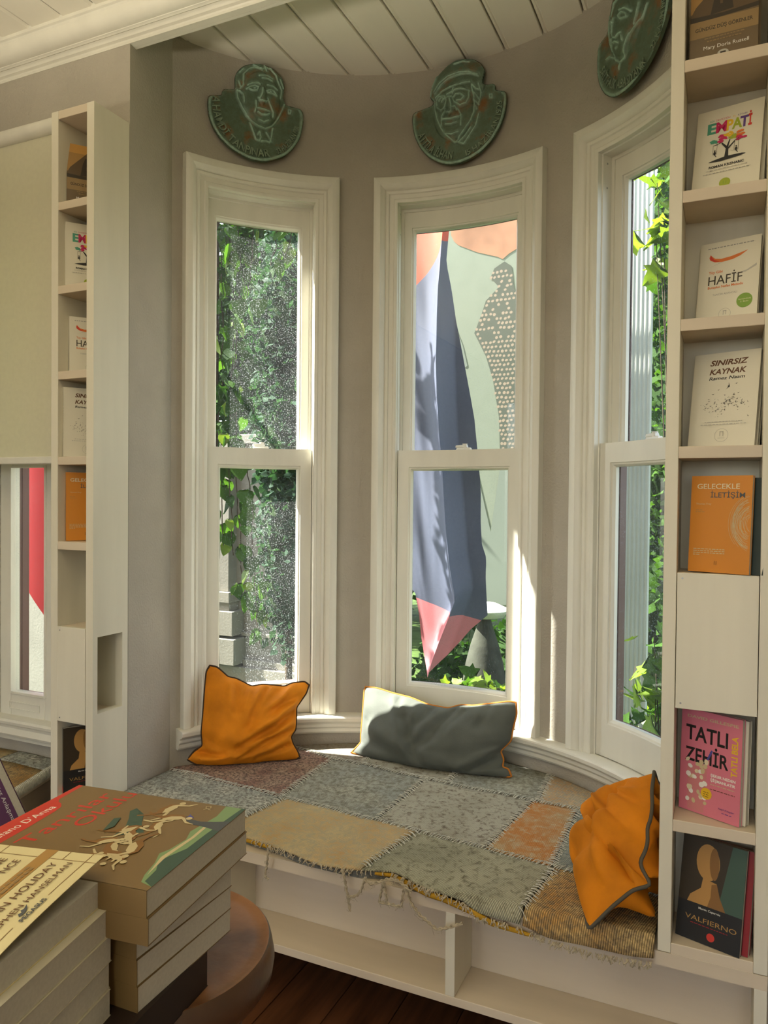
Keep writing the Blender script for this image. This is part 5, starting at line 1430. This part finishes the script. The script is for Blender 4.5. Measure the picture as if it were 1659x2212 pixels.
def cloud(blobs, n, size, seed, core=.74):
    """loose leaves over ellipsoid clumps, two triangles folded along the midrib"""
    r = np.random.default_rng(seed)
    tot = sum(b[3] * b[4] * b[5] for b in blobs) ; V = []; 
    for (x, y, z, a, b, c) in blobs:
        m = max(30, int(n * a * b * c / tot))
        d = r.normal(size=(m, 3)); d /= np.linalg.norm(d, axis=1, keepdims=True)
        p = np.array([x, y, z]) + d * np.array([a, b, c]) * (r.uniform(.25, 1.05, (m, 1)) ** .55)
        V.append(p)
    P = np.concatenate(V); m = len(P)
    t = r.normal(size=(m, 3)) * [1, 1, .7] + [0, 0, -.5]; t /= np.linalg.norm(t, axis=1, keepdims=True)
    q = np.cross(t, r.normal(size=(m, 3))); q /= np.linalg.norm(q, axis=1, keepdims=True)
    s = size * r.uniform(.6, 1.3, (m, 1)); nn = np.cross(t, q)
    A = P; B = P + t * s * .5 + q * s * .34 + nn * s * .08; D = P + t * s; E_ = P + t * s * .5 - q * s * .34 + nn * s * .08
    vv = np.stack([A, B, D, E_], 1).reshape(-1, 3)
    f = np.arange(m)[:, None] * 4 + np.array([[0, 1, 2, 0, 2, 3]])
    # added dark core in each clump closes sky gaps, stands in for shade
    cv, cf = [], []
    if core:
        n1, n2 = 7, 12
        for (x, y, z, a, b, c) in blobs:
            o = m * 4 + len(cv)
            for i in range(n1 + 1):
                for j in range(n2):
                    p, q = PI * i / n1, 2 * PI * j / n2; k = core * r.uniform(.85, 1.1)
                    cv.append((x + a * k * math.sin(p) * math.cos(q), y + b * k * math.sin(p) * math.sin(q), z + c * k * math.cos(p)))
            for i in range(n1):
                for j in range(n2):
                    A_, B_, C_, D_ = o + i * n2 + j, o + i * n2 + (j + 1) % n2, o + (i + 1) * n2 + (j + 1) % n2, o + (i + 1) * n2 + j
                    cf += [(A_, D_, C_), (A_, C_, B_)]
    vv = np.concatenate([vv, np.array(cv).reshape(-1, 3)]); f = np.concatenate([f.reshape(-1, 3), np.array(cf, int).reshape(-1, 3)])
    me = bpy.data.meshes.new('foliage')
    me.vertices.add(len(vv)); me.vertices.foreach_set('co', vv.ravel())
    me.loops.add(len(f) * 3); me.loops.foreach_set('vertex_index', f.ravel().astype(np.int32))
    me.polygons.add(len(f)); me.polygons.foreach_set('loop_start', np.arange(len(f)) * 3); me.polygons.foreach_set('loop_total', np.full(len(f), 3))
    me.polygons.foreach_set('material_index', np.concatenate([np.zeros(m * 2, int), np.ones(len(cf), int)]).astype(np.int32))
    me.update()
    return me
def tree(name, label, cat, base, hgt, blobs, n, size, m, seed, rt=.09, lean=(0, 0)):
    o = thing(name, label, cat, base)
    f = obj('foliage', cloud(blobs, n, size, seed), [LEAF[m], CLUMP_SHADE], o); f['kind'] = 'stuff'
    k = 9
    L = [(lean[0] * (q / k) ** 1.5, lean[1] * (q / k) ** 1.5, -.02 + hgt * q / k) for q in range(k + 1)]
    obj('trunk', MB().tube(L, [rt * (1 - .6 * q / k) for q in range(k + 1)], 10), BARK, o, smooth=60)
    r = random.Random(seed)
    for x, y, z, a, b, c in blobs:
        mb = MB()
        h0 = min(hgt * .95, max(hgt * .35, z - c * .6)); q = h0 / hgt
        mb.tube([(lean[0] * q ** 1.5, lean[1] * q ** 1.5, h0), ((x) * .5 + r.uniform(-.1, .1), y * .5, (z + h0) / 2 + .1), (x, y, z)], [rt * .35, rt * .22, .008], 6)
        obj('branch', mb, BARK, o, smooth=60)
    return o
G0 = -.35
tree('garden_tree', 'dense dark tree filling the view beyond the left window', 'tree', (-5.6, 9.0, G0), 5.4, [(0, 0, 3.2, 1.3, 1.0, 1.2), (.6, -.3, 4.4, 1.2, 1.0, 1.0), (-1.0, -.2, 4.2, 1.2, 1.0, 1.1), (.7, .2, 2.2, .9, .8, .8), (0, 0, 5.6, 1.3, 1.1, .9)], 15000, .12, 'dark', 3, .14)
tree('garden_tree', 'blue green weeping tree at the right of the left window view', 'tree', (-3.35, 6.2, G0), 4.6, [(0, 0, 3.0, .7, .7, 1.5), (.2, -.2, 4.3, .8, .7, .9), (.1, .1, 1.6, .6, .6, 1.1)], 13000, .09, 'blue', 4, .1)
tree('garden_shrub', 'tall leafy shrub hanging down beside the pale wall outside the left window', 'shrub', (-2.62, 4.25, G0), 2.6, [(.03, 0, 1.55, .25, .26, .8), (.05, 0, 2.3, .30, .28, .7), (.02, .02, 3.0, .34, .3, .5)], 7000, .065, 'blue', 5, .03)
tree('garden_tree', 'broad tree standing behind the hanging banners', 'tree', (-1.3, 8.3, G0), 5.0, [(0, 0, 3.4, 1.6, 1.1, 1.3), (-1.2, 0, 4.4, 1.2, 1.0, 1.0), (1.3, 0, 4.2, 1.3, 1.0, 1.1), (0, 0, 1.6, 1.6, .9, .9)], 8000, .12, 'dark', 6, .15)
tree('garden_shrub', 'low dark shrub below the hanging banners', 'shrub', (-1.35, 5.2, G0), .9, [(0, 0, .55, .55, .5, .5), (.5, .2, .5, .45, .45, .45), (-.5, .1, .45, .4, .4, .4)], 4200, .06, 'dark', 8, .03)
tree('garden_tree', 'green tree with hanging branches beyond the right window', 'tree', (-.15, 6.1, G0), 4.6, [(0, 0, 2.4, .8, .7, 1.2), (.2, -.2, 3.8, .9, .8, .9), (-.2, 0, 1.2, .6, .6, .6)], 12000, .08, 'mid', 9, .1)
tree('garden_shrub', 'bright green shrub low beyond the right window', 'shrub', (-.05, 5.0, G0), .8, [(0, 0, .6, .26, .3, .4), (.15, .1, .9, .25, .25, .3)], 900, .085, 'lime', 10, .02)
tree('garden_tree', 'tall dark tree at the far left beyond the side window', 'tree', (-10.6, 8.0, G0), 5.2, [(0, 0, 3.0, 1.5, 1.2, 1.6), (.8, 0, 4.5, 1.2, 1.0, 1.0), (-1, 0, 4.4, 1.2, 1.0, 1.0)], 5000, .14, 'dark', 12, .15)
hb = [(-9 + 1.2 * k, 11 + .3 * math.sin(k * 2.1), 1.2 + .5 * math.sin(k * 1.7), 1.0, .6, 1.7) for k in range(15)] + [(-6.4 + 1.3 * k, 10.2, 3.6 + .5 * math.sin(k * 2.3), 1.0, .7, 1.5) for k in range(7)]
hd_ = obj('hedge', cloud(hb, 26000, .17, 31), [LEAF['dark'], CLUMP_SHADE]); tag(hd_, 'tall dark hedge along the far end of the garden', 'hedge', kind='stuff')

# vine with large round leaves close outside the left window
def leaf_mesh(name, w, l, m, lobes=False):
    if lobes:
        R_ = [(0, 0), (.10, .12), (.46, .02), (.34, .26), (.52, .46), (.27, .50), (.20, .72), (0, 1.0)]
    else:
        R_ = [(0, .06), (.22, -.04), (.44, .14), (.47, .36), (.34, .62), (.16, .84), (0, 1.0)]
    v = []; f = []
    for x, y in R_: v.append((0, y * l, -.02 * l * y))
    n = len(R_)
    for s in (-1, 1):
        for x, y in R_: v.append((s * x * w, y * l, .10 * l * abs(x) - .08 * l * y * y))
    for k in range(n - 1):
        a, b = n + k, n + k + 1; f.append((k, k + 1, b, a))
        a, b = 2 * n + k, 2 * n + k + 1; f.append((k, a, b, k + 1))
    me = MB().add(v, f).mesh(name)
    me.materials.append(m); me.shade_smooth()
    return me
LM = [leaf_mesh('leaf', .075, .078, LEAF['mid']), leaf_mesh('leaf', .065, .082, LEAF['dark']), leaf_mesh('leaf', .06, .066, LEAF['lime'])]
MM = [leaf_mesh('leaf', .11, .12, LEAF['lime'], True), leaf_mesh('leaf', .10, .11, LEAF['mid'], True)]
def put_leaf(par, me, p, sc, r, droop=-1.0):
    o = bpy.data.objects.new('leaf', me)
    C.objects.link(o); o.parent = par
    d = Vector((r.uniform(-.7, .7), r.uniform(-.5, .5), droop + r.uniform(-.5, .5))).normalized()
    q = d.to_track_quat('Y', 'Z') @ Vector((0, 1, 0)).rotation_difference(Vector((0, 1, 0)))
    o.rotation_mode = 'QUATERNION'
    from mathutils import Quaternion
    o.rotation_quaternion = q @ Quaternion((0, 1, 0), r.uniform(-1.3, 1.3))
    o.location = p; s = sc * r.uniform(.75, 1.25); o.scale = (s, s, s)
    return o
vine = thing('climbing_vine', 'hanging vine with big round leaves just outside the left window', 'plant', (-2.4, 3.22, G0))
vb = Vector((-2.4, 3.22, G0))
strands = [[(-2.42, 3.2, 3.1), (-2.39, 3.22, 2.4), (-2.40, 3.2, 1.9), (-2.38, 3.21, 1.25)], [(-2.38, 3.22, 3.1), (-2.34, 3.24, 2.5), (-2.36, 3.22, 1.8), (-2.33, 3.23, 1.2)], [(-2.33, 3.24, 3.1), (-2.31, 3.25, 2.7), (-2.33, 3.24, 2.2), (-2.32, 3.23, 1.6), (-2.28, 3.25, 1.05)],
           [(-2.24, 3.28, 3.1), (-2.25, 3.27, 2.8), (-2.28, 3.27, 2.55)], [(-2.15, 3.33, 3.1), (-2.14, 3.33, 2.85), (-2.17, 3.32, 2.7)], [(-2.30, 3.25, 1.75), (-2.25, 3.27, 1.55), (-2.24, 3.27, 1.25), (-2.215, 3.28, .95), (-2.20, 3.28, .74)], [(-2.08, 3.36, 3.1), (-2.07, 3.36, 2.9), (-2.1, 3.35, 2.74)],
           [(-2.46, 3.18, 3.1), (-2.47, 3.17, 2.2), (-2.45, 3.18, 1.3)]]
r = random.Random(21)
obj('stem', MB().tube([(0, 0, 0), (-.03, -.02, 1.5), (-.02, -.02, 3.6)], [.02, .017, .012], 8).tube([(-.02, -.02, 3.45), (.2, .08, 3.48), (.34, .15, 3.46)], .008, 6), BARK, vine, smooth=60)
for s in strands:
    P = [Vector(q) for q in s]
    L = []
    for a, b in zip(P, P[1:]):
        for k in range(6): L.append(a.lerp(b, k / 6) + Vector((r.uniform(-.008, .008), r.uniform(-.01, .01), 0)))
    L.append(P[-1])
    obj('stem', MB().tube([tuple(q - vb) for q in L], .0028, 5), BARK, vine, smooth=60)
    ln = sum((b - a).length for a, b in zip(P, P[1:]))
    for k in range(int(ln * (24 if s[0][2] > 2 else 24))):
        q = L[min(len(L) - 1, int(r.random() * len(L)))]
        p = q - vb + Vector((r.uniform(-.05, .05), r.uniform(-.06, .06), r.uniform(-.03, .03)))
        put_leaf(vine, LM[r.choices((0, 1, 2), (5, 4, 1.2))[0]], p, 1.12, r)
# pale garden wall with a pilaster and string courses behind the vine
STU = mat('pale_render', (0.20, 0.19, 0.155), .85, .2, noise=.15, nscale=4, bump=.3, bscale=60)
gw = thing('garden_wall', 'pale rendered garden wall with a pilaster base behind the vine', 'wall', (-3.6, 4.75, G0))
def GP(n, mb, m=STU, bv=.004): return obj(n, local(gw, mb), m, gw, bevel=bv)
GP('wall_body', MB().box(-5.4, -2.75, 4.70, 4.95, G0, 1.9))
GP('wall_coping', MB().box(-5.45, -2.72, 4.66, 4.99, 1.9, 1.97))
GP('pilaster', MB().box(-3.75, -3.36, 4.60, 4.70, .80, 1.9))
GP('pilaster_base', MB().box(-3.80, -3.33, 4.565, 4.70, .72, .80).box(-3.78, -3.34, 4.58, 4.70, .66, .72).box(-3.82, -3.29, 4.55, 4.70, .48, .66).box(-3.84, -3.26, 4.53, 4.70, .27, .46))
GP('string_course', MB().box(-3.29, -2.75, 4.66, 4.70, .47, .50).box(-3.26, -2.75, 4.64, 4.70, .25, .30))
GP('plinth', MB().box(-5.4, -2.74, 4.60, 4.70, G0, .25))

# banners hung outside the middle window
NAVY = mat('navy_cloth', (0.075, 0.085, 0.125), .6, .3, noise=.1, nscale=90, trans=.18, sheen=.2)
REDC = mat('orange_red_cloth', (0.46, 0.07, 0.03), .6, .3, noise=.1, nscale=60, trans=.25)
PINKC = mat('rose_cloth', (0.42, 0.14, 0.15), .6, .3, noise=.1, nscale=60, trans=.25)
def flag_mat():
    m = NAVY.copy(); m.name = 'tricolour_flag_cloth'
    nt = m.node_tree; L = nt.links; b = nt.nodes['Principled BSDF']
    tc = nt.nodes.new('ShaderNodeTexCoord'); sp_ = nt.nodes.new('ShaderNodeSeparateXYZ'); L.new(tc.outputs['Object'], sp_.inputs[0])
    def ma(op, x, y):
        n = nt.nodes.new('ShaderNodeMath'); n.operation = op
        for k, v in enumerate((x, y)):
            if isinstance(v, float): n.inputs[k].default_value = v
            else: L.new(v, n.inputs[k])
        return n.outputs[0]
    base = b.inputs['Base Color'].links[0].from_socket
    def mixc(f, c0, c1):
        q = nt.nodes.new('ShaderNodeMix'); q.data_type = 'RGBA'; L.new(f, q.inputs[0]); L.new(c0, q.inputs[6]); q.inputs[7].default_value = (*c1, 1); return q.outputs[2]
    x, z = sp_.outputs['X'], sp_.outputs['Z']
    bow = ma('ADD', ma('MULTIPLY', ma('ADD', x, 0.13), 0.9), -0.60)          # lower edge of the red field
    red = ma('GREATER_THAN', z, bow)
    pk = ma('LESS_THAN', z, ma('ADD', ma('MULTIPLY', x, -0.3), -2.24))
    c = mixc(pk, mixc(red, base, (0.46, 0.07, 0.03)), (0.42, 0.14, 0.15))
    L.new(c, b.inputs['Base Color'])
    tr = [n for n in nt.nodes if n.type == 'BSDF_TRANSLUCENT'][0]
    L.new(c, tr.inputs['Color'])
    return m
FLAGC = flag_mat()
fr_ = [(-1.249, 2.855), (-1.263, 2.631), (-1.243, 2.359), (-1.205, 2.131), (-1.167, 1.904), (-1.142, 1.746), (-1.123, 1.544), (-1.109, 1.343), (-1.107, 1.163), (-1.098, 1.029), (-1.074, .929)]
rg_ = [(-1.258, 2.90), (-1.269, 2.722), (-1.277, 2.588), (-1.288, 2.499), (-1.294, 2.363), (-1.294, 2.136), (-1.282, 1.908), (-1.273, 1.744), (-1.264, 1.646), (-1.25, 1.453), (-1.231, 1.226), (-1.209, .999), (-1.183, .819)]
bt_ = [(-1.52, 1.10), (-1.439, 1.02), (-1.412, .90), (-1.398, .80), (-1.371, .70), (-1.333, .621), (-1.297, .683), (-1.202, .795), (-1.155, .855), (-1.074, .929)]
rev = lambda L: sorted([(b, a) for a, b in L])
fl_ = thing('hanging_flag', 'navy flag with orange red top and a sunlit fold, hung outside the middle window', 'flag', (-1.3, 3.5, 3.2))
NU, NV = 44, 60
P = []
for i in range(NU + 1):
    row = []
    for j in range(NV + 1):
        z = .60 + (3.15 - .60) * j / NV
        xr = interp(rev(fr_), z); xg = interp(rev(rg_), z) if z > .82 else -1.183 - (.82 - z) * .6
        xl = -1.56
        s = i / NU
        k0 = 26
        if i <= k0: x = xl + (xg - xl) * (i / k0) ** .6
        else: x = xg + (max(xr, xg + .01) - xg) * (i - k0) / (NU - k0)
        # the fold comes forward at the ridge, rolls back to the left, drops sharply to the right
        if x <= xg: y = 3.5 - .075 + .11 * (1 - math.exp(-((xg - x) / .042) ** 1.15)) + .10 * (xg - x)
        else: y = 3.5 - .075 + .13 * min(1, (x - xg) / .05) ** .6 + .25 * max(0, x - xg - .05)
        zb = interp(bt_, x)
        z2 = zb + (3.15 - zb) * j / NV
        row.append((x + 1.3, y - 3.5 + .006 * math.sin(z * 9 + x * 20), z2 - 3.2))
    P.append(row)
mb = MB().grid(P)
obj('cloth', mb, FLAGC, fl_, smooth=80)
obj('bracket', MB().tube([(.36, .02, -.03), (.36, -.61, .06)], .012, 8), STEEL, fl_)

obj('pole', MB().tube([(-.35, 0.02, -.03), (.33, .02, -.03)], .014, 10), LEG, fl_, smooth=60)
PALE = mat('pale_green_cloth', (0.225, 0.25, 0.20), .8, .2, noise=.06, nscale=12, trans=.3)
PEACH = mat('banner_peach', (0.30, 0.155, 0.085), .8, .2, noise=.35, nscale=5)
SHD = mat('banner_grey_green', (0.15, 0.175, 0.14), .8, .2)
HNY = mat('banner_dark_mesh', (0.07, 0.08, 0.058), .8, .2); HNS = mat('banner_mesh_spot', (0.25, 0.20, 0.14), .8, .2)
b2 = thing('hanging_banner', 'pale green banner with a peach shape and a mottled figure, behind the flag', 'banner', (-1.25, 4.2, 3.4))
def wav(x, z): return 0.0
P = [[(x, wav(x, z), z - 3.4) for z in np.linspace(.88 if x < .2 else 1.0, 3.36, 40)] for x in np.linspace(-.42, .36, 30)]
obj('cloth', MB().grid(P), PALE, b2, smooth=80)
a = Art()
T2 = lambda L: [(x + 1.25, z - 3.4) for x, z in L]
a.poly(T2([(-1.52, 3.34), (-1.50, 3.05), (-1.48, 3.01), (-1.454, 2.985), (-1.341, 2.93), (-1.217, 2.888), (-1.187, 2.871), (-1.15, 2.898), (-1.083, 2.93), (-.95, 2.96), (-.92, 3.34)]), PEACH)
a.poly(T2([(-1.50, 2.55), (-1.46, 2.5), (-1.42, 2.4), (-1.39, 2.28), (-1.40, 2.27), (-1.46, 2.3), (-1.52, 2.1)]), SHD)
figp = [(-1.257, 2.774), (-1.235, 2.824), (-1.176, 2.857), (-1.135, 2.826), (-1.12, 2.707), (-1.08, 2.60), (-1.03, 2.4), (-1.02, 1.9), (-1.03, 1.45), (-1.105, 1.40), (-1.165, 1.60), (-1.19, 1.792), (-1.198, 1.977), (-1.236, 2.191), (-1.279, 2.326), (-1.35, 2.465), (-1.309, 2.568), (-1.283, 2.645), (-1.207, 2.716)]
a.poly(T2(figp), HNY)
r = random.Random(8)
fp = np.array(figp)
for k in range(52):
    for q in range(15):
        x = -1.35 + .024 * q + (.012 if k % 2 else 0) + r.uniform(-.003, .003); z = 1.45 + .0265 * k + r.uniform(-.003, .003)
        if inside(figp, np.array([[x]]), np.array([[z]]))[0, 0] and r.random() < (.95 if z < 2.42 else .72): a.ell(x + 1.25, z - 3.4, r.uniform(.0085, .0105), r.uniform(.007, .0095), HNS, r.uniform(.2, .9), 6); a.k -= 1
a.k += 6
a.poly(T2([(-1.52, 1.9), (-1.45, 1.75), (-1.36, 1.72), (-1.327, 1.674), (-1.239, 1.32), (-1.19, 1.674), (-1.0, 1.75), (-.95, .97), (-1.05, .90), (-1.52, .90)]), SHD)
a.build('banner_print', b2, lambda u, v, z: (u, wav(u, v + 3.4) - z * 8 - .001, v))
obj('pole', MB().tube([(-.5, 0.02, -.03), (.45, .02, -.03)], .014, 10), LEG, b2, smooth=60)
obj('bracket', MB().tube([(.31, .02, -.03), (.31, -1.31, -.14)], .014, 8), STEEL, b2)
# pale bowl on a dark stone pedestal in the garden
STN = mat('dark_garden_stone', (0.042, 0.045, 0.033), .9, .2, noise=.4, nscale=12, bump=.4, bscale=40)
bb = thing('bird_bath', 'pale shallow bowl on a dark bell shaped stone pedestal below the banner', 'bird bath', (-1.165, 3.86, G0))
obj('bowl', MB().lathe([(.001, 1.225), (.05, 1.222), (.10, 1.232), (.128, 1.268), (.122, 1.275), (.06, 1.302), (.001, 1.31)], n=40), mat('pale_glazed_bowl', (.55, .58, .52), .35), bb, smooth=60)
obj('pedestal', MB().lathe([(.03, 1.222), (.045, 1.17), (.075, 1.08), (.10, .98), (.112, .90), (.112, .80), (.105, .70), (.095, .3), (.13, .06), (.15, 0.0), (.001, 0.0)], n=40), STN, bb, smooth=60)
# sunlit plant low outside the middle window and maple sprays at the right window
def spray(name, label, base, pts, n, me, sc, seed, group=None):
    o = thing(name, label, 'plant', base)
    r = random.Random(seed); B = Vector(base); st = MB()
    for q in pts:
        q = Vector(q); st.tube([(0, 0, 0), tuple((q - B) * .55 + Vector((r.uniform(-.03, .03), 0, .05))), tuple(q - B)], [.006, .004, .002], 5)
    obj('stem', st, BARK, o, smooth=60)
    for k in range(n):
        q = Vector(r.choice(pts)) - B
        put_leaf(o, me[r.randrange(len(me))], q + Vector((r.uniform(-.09, .09), r.uniform(-.09, .09), r.uniform(-.06, .06))), sc, r, -.1)
    return o
spray('leafy_plant', 'sunlit bright green plant low outside the middle window', (-1.02, 3.32, G0), [(-1.09, 3.30, .62), (-.98, 3.33, .62), (-1.03, 3.36, .63), (-.92, 3.34, .60), (-1.0, 3.28, .57)], 40, [MM[0], MM[0], MM[1]], .75, 41)
spray('maple_branch', 'yellow green maple leaves high outside the right window', (-.16, 4.05, G0), [(-.33, 3.83, 3.02), (-.30, 3.85, 2.88), (-.33, 3.84, 2.74), (-.27, 3.86, 3.1), (-.25, 3.86, 2.8), (-.28, 3.9, 2.62)], 44, [MM[0], MM[0], MM[1]], 1.0, 42)
spray('maple_branch', 'bright green maple leaves low outside the right window', (-.25, 3.95, G0), [(-.30, 3.82, .55), (-.32, 3.80, .40), (-.27, 3.84, .72), (-.31, 3.80, .86), (-.25, 3.86, .5), (-.3, 3.84, .25)], 46, [MM[0], MM[1]], 1.0, 43)
# white fluted pilaster of the porch outside the right window
pl = thing('porch_pillar', 'white fluted square pillar outside the right window', 'pillar', (-.457, 4.45, G0))
PW = mat('white_outdoor_paint', (.34, .36, .31), .6, .3, noise=.08, nscale=6)
pr_ = []
for k in range(11):
    x0 = -.058 + .116 * k / 10
    pr_ += [(x0, -.058 + (.003 if k % 2 else 0))] if k in (0, 10) else [(x0 - .003, -.058 + (.004 if k % 2 else 0)), (x0 + .003, -.058 + (0 if k % 2 else .004))]
obj('shaft', MB().prism(pr_ + [(.058, .05), (-.058, .05)], .10, 4.2), PW, pl)
obj('pillar_base', MB().box(-.10, .10, -.10, .10, 0, .10), PW, pl, bevel=.01)
obj('pillar_cap', MB().box(-.10, .10, -.10, .10, 4.2, 4.3), PW, pl, bevel=.01)
# red banner and pale wall beyond the side window
rb_ = thing('red_banner', 'red hanging banner beyond the side window at the left', 'banner', (-3.3, 2.9, 2.9))
REDB = mat('red_banner_cloth', (.25, .008, .010), .6, .3, trans=.35)
P = [[(x, .015 * math.sin(x * 14), z) for z in np.linspace(-1.30 - .9 * max(0, x + .10) if False else -2.05 + 1.2 * max(0, -x - .0) , 0, 24)] for x in np.linspace(-.5, .16, 24)]
obj('cloth', MB().grid(P), REDB, rb_, smooth=80)
obj('pole', MB().tube([(-.52, .02, .01), (.2, .02, .01)], .012, 10), LEG, rb_, smooth=60)
obj('bracket', MB().tube([(.19, .02, .01), (.80, -.80, .05)], .012, 8), STEEL, rb_)
sw = thing('side_wall', 'low pale wall beyond the red banner at the far left', 'wall', (-4.2, 3.6, G0))
obj('wall_body', MB().box(-1.2, .55, 0, .2, 0, 1.75), STU, sw, bevel=.01)
obj('wall_coping', MB().box(-1.23, .58, -.03, .23, 1.75, 1.82), STU, sw, bevel=.01)
# glowing pendant fittings, out of view, modelled round the two added fill globes
OPAL = bpy.data.materials.new('fill_globe_glow'); OPAL.use_nodes = True
_n = OPAL.node_tree; _n.nodes.clear()
_o = _n.nodes.new('ShaderNodeOutputMaterial'); _t = _n.nodes.new('ShaderNodeBsdfTransparent'); _e = _n.nodes.new('ShaderNodeEmission'); _a = _n.nodes.new('ShaderNodeAddShader')
_e.inputs['Color'].default_value = (*WARM, 1); _e.inputs['Strength'].default_value = 1.5; _t.inputs['Color'].default_value = (.95, .93, .88, 1)
_n.links.new(_t.outputs[0], _a.inputs[0]); _n.links.new(_e.outputs[0], _a.inputs[1]); _n.links.new(_a.outputs[0], _o.inputs['Surface'])
for k_, (x, y, z) in enumerate(FILL_GLOBES):
    lf = thing('fill_pendant', ('added fill light shaped as a glass pendant nearer the right wall, behind the viewer', 'added fill light shaped as a glass pendant nearer the left wall, behind the viewer')[k_], 'lamp', (x, y, z))
    obj('globe', MB().lathe([(max(.001, .19 * math.sin(PI * q / 20)), -.19 * math.cos(PI * q / 20)) for q in range(21)], n=32), OPAL, lf, smooth=80)
    obj('cord', MB().tube([(0, 0, .19), (0, 0, ZROOM - z - .03)], .004, 8), GAP, lf)
    obj('ceiling_rose', MB().lathe([(.001, ZROOM - z - .035), (.05, ZROOM - z - .03), (.06, ZROOM - z - .001), (.001, ZROOM - z)], n=24), WHITE, lf, smooth=40)

for k_, (x, y, z) in enumerate(FILL_SPOTS):  # unseen stand and bowl built under each added fill spot
    lf = thing('fill_uplighter', ('added fill light on a dark stand behind the viewer, in the middle of the room', 'added fill light on a dark stand by the left wall, out of view')[k_], 'lamp', (x, y, 0))
    obj('base', MB().lathe([(.001, 0.001), (.14, .001), (.14, .015), (.02, .03), (.001, .03)], n=28), LEG, lf, smooth=40)
    obj('pole', MB().tube([(0, 0, .02), (0, 0, z - .10)], .012, 10), LEG, lf, smooth=60)
    obj('lamp_bowl', MB().lathe([(.001, z - .10), (.06, z - .095), (.13, z - .06), (.17, z - .02), (.16, z - .022), (.12, z - .055), (.05, z - .085), (.001, z - .09)], n=32), LEG, lf, smooth=60)
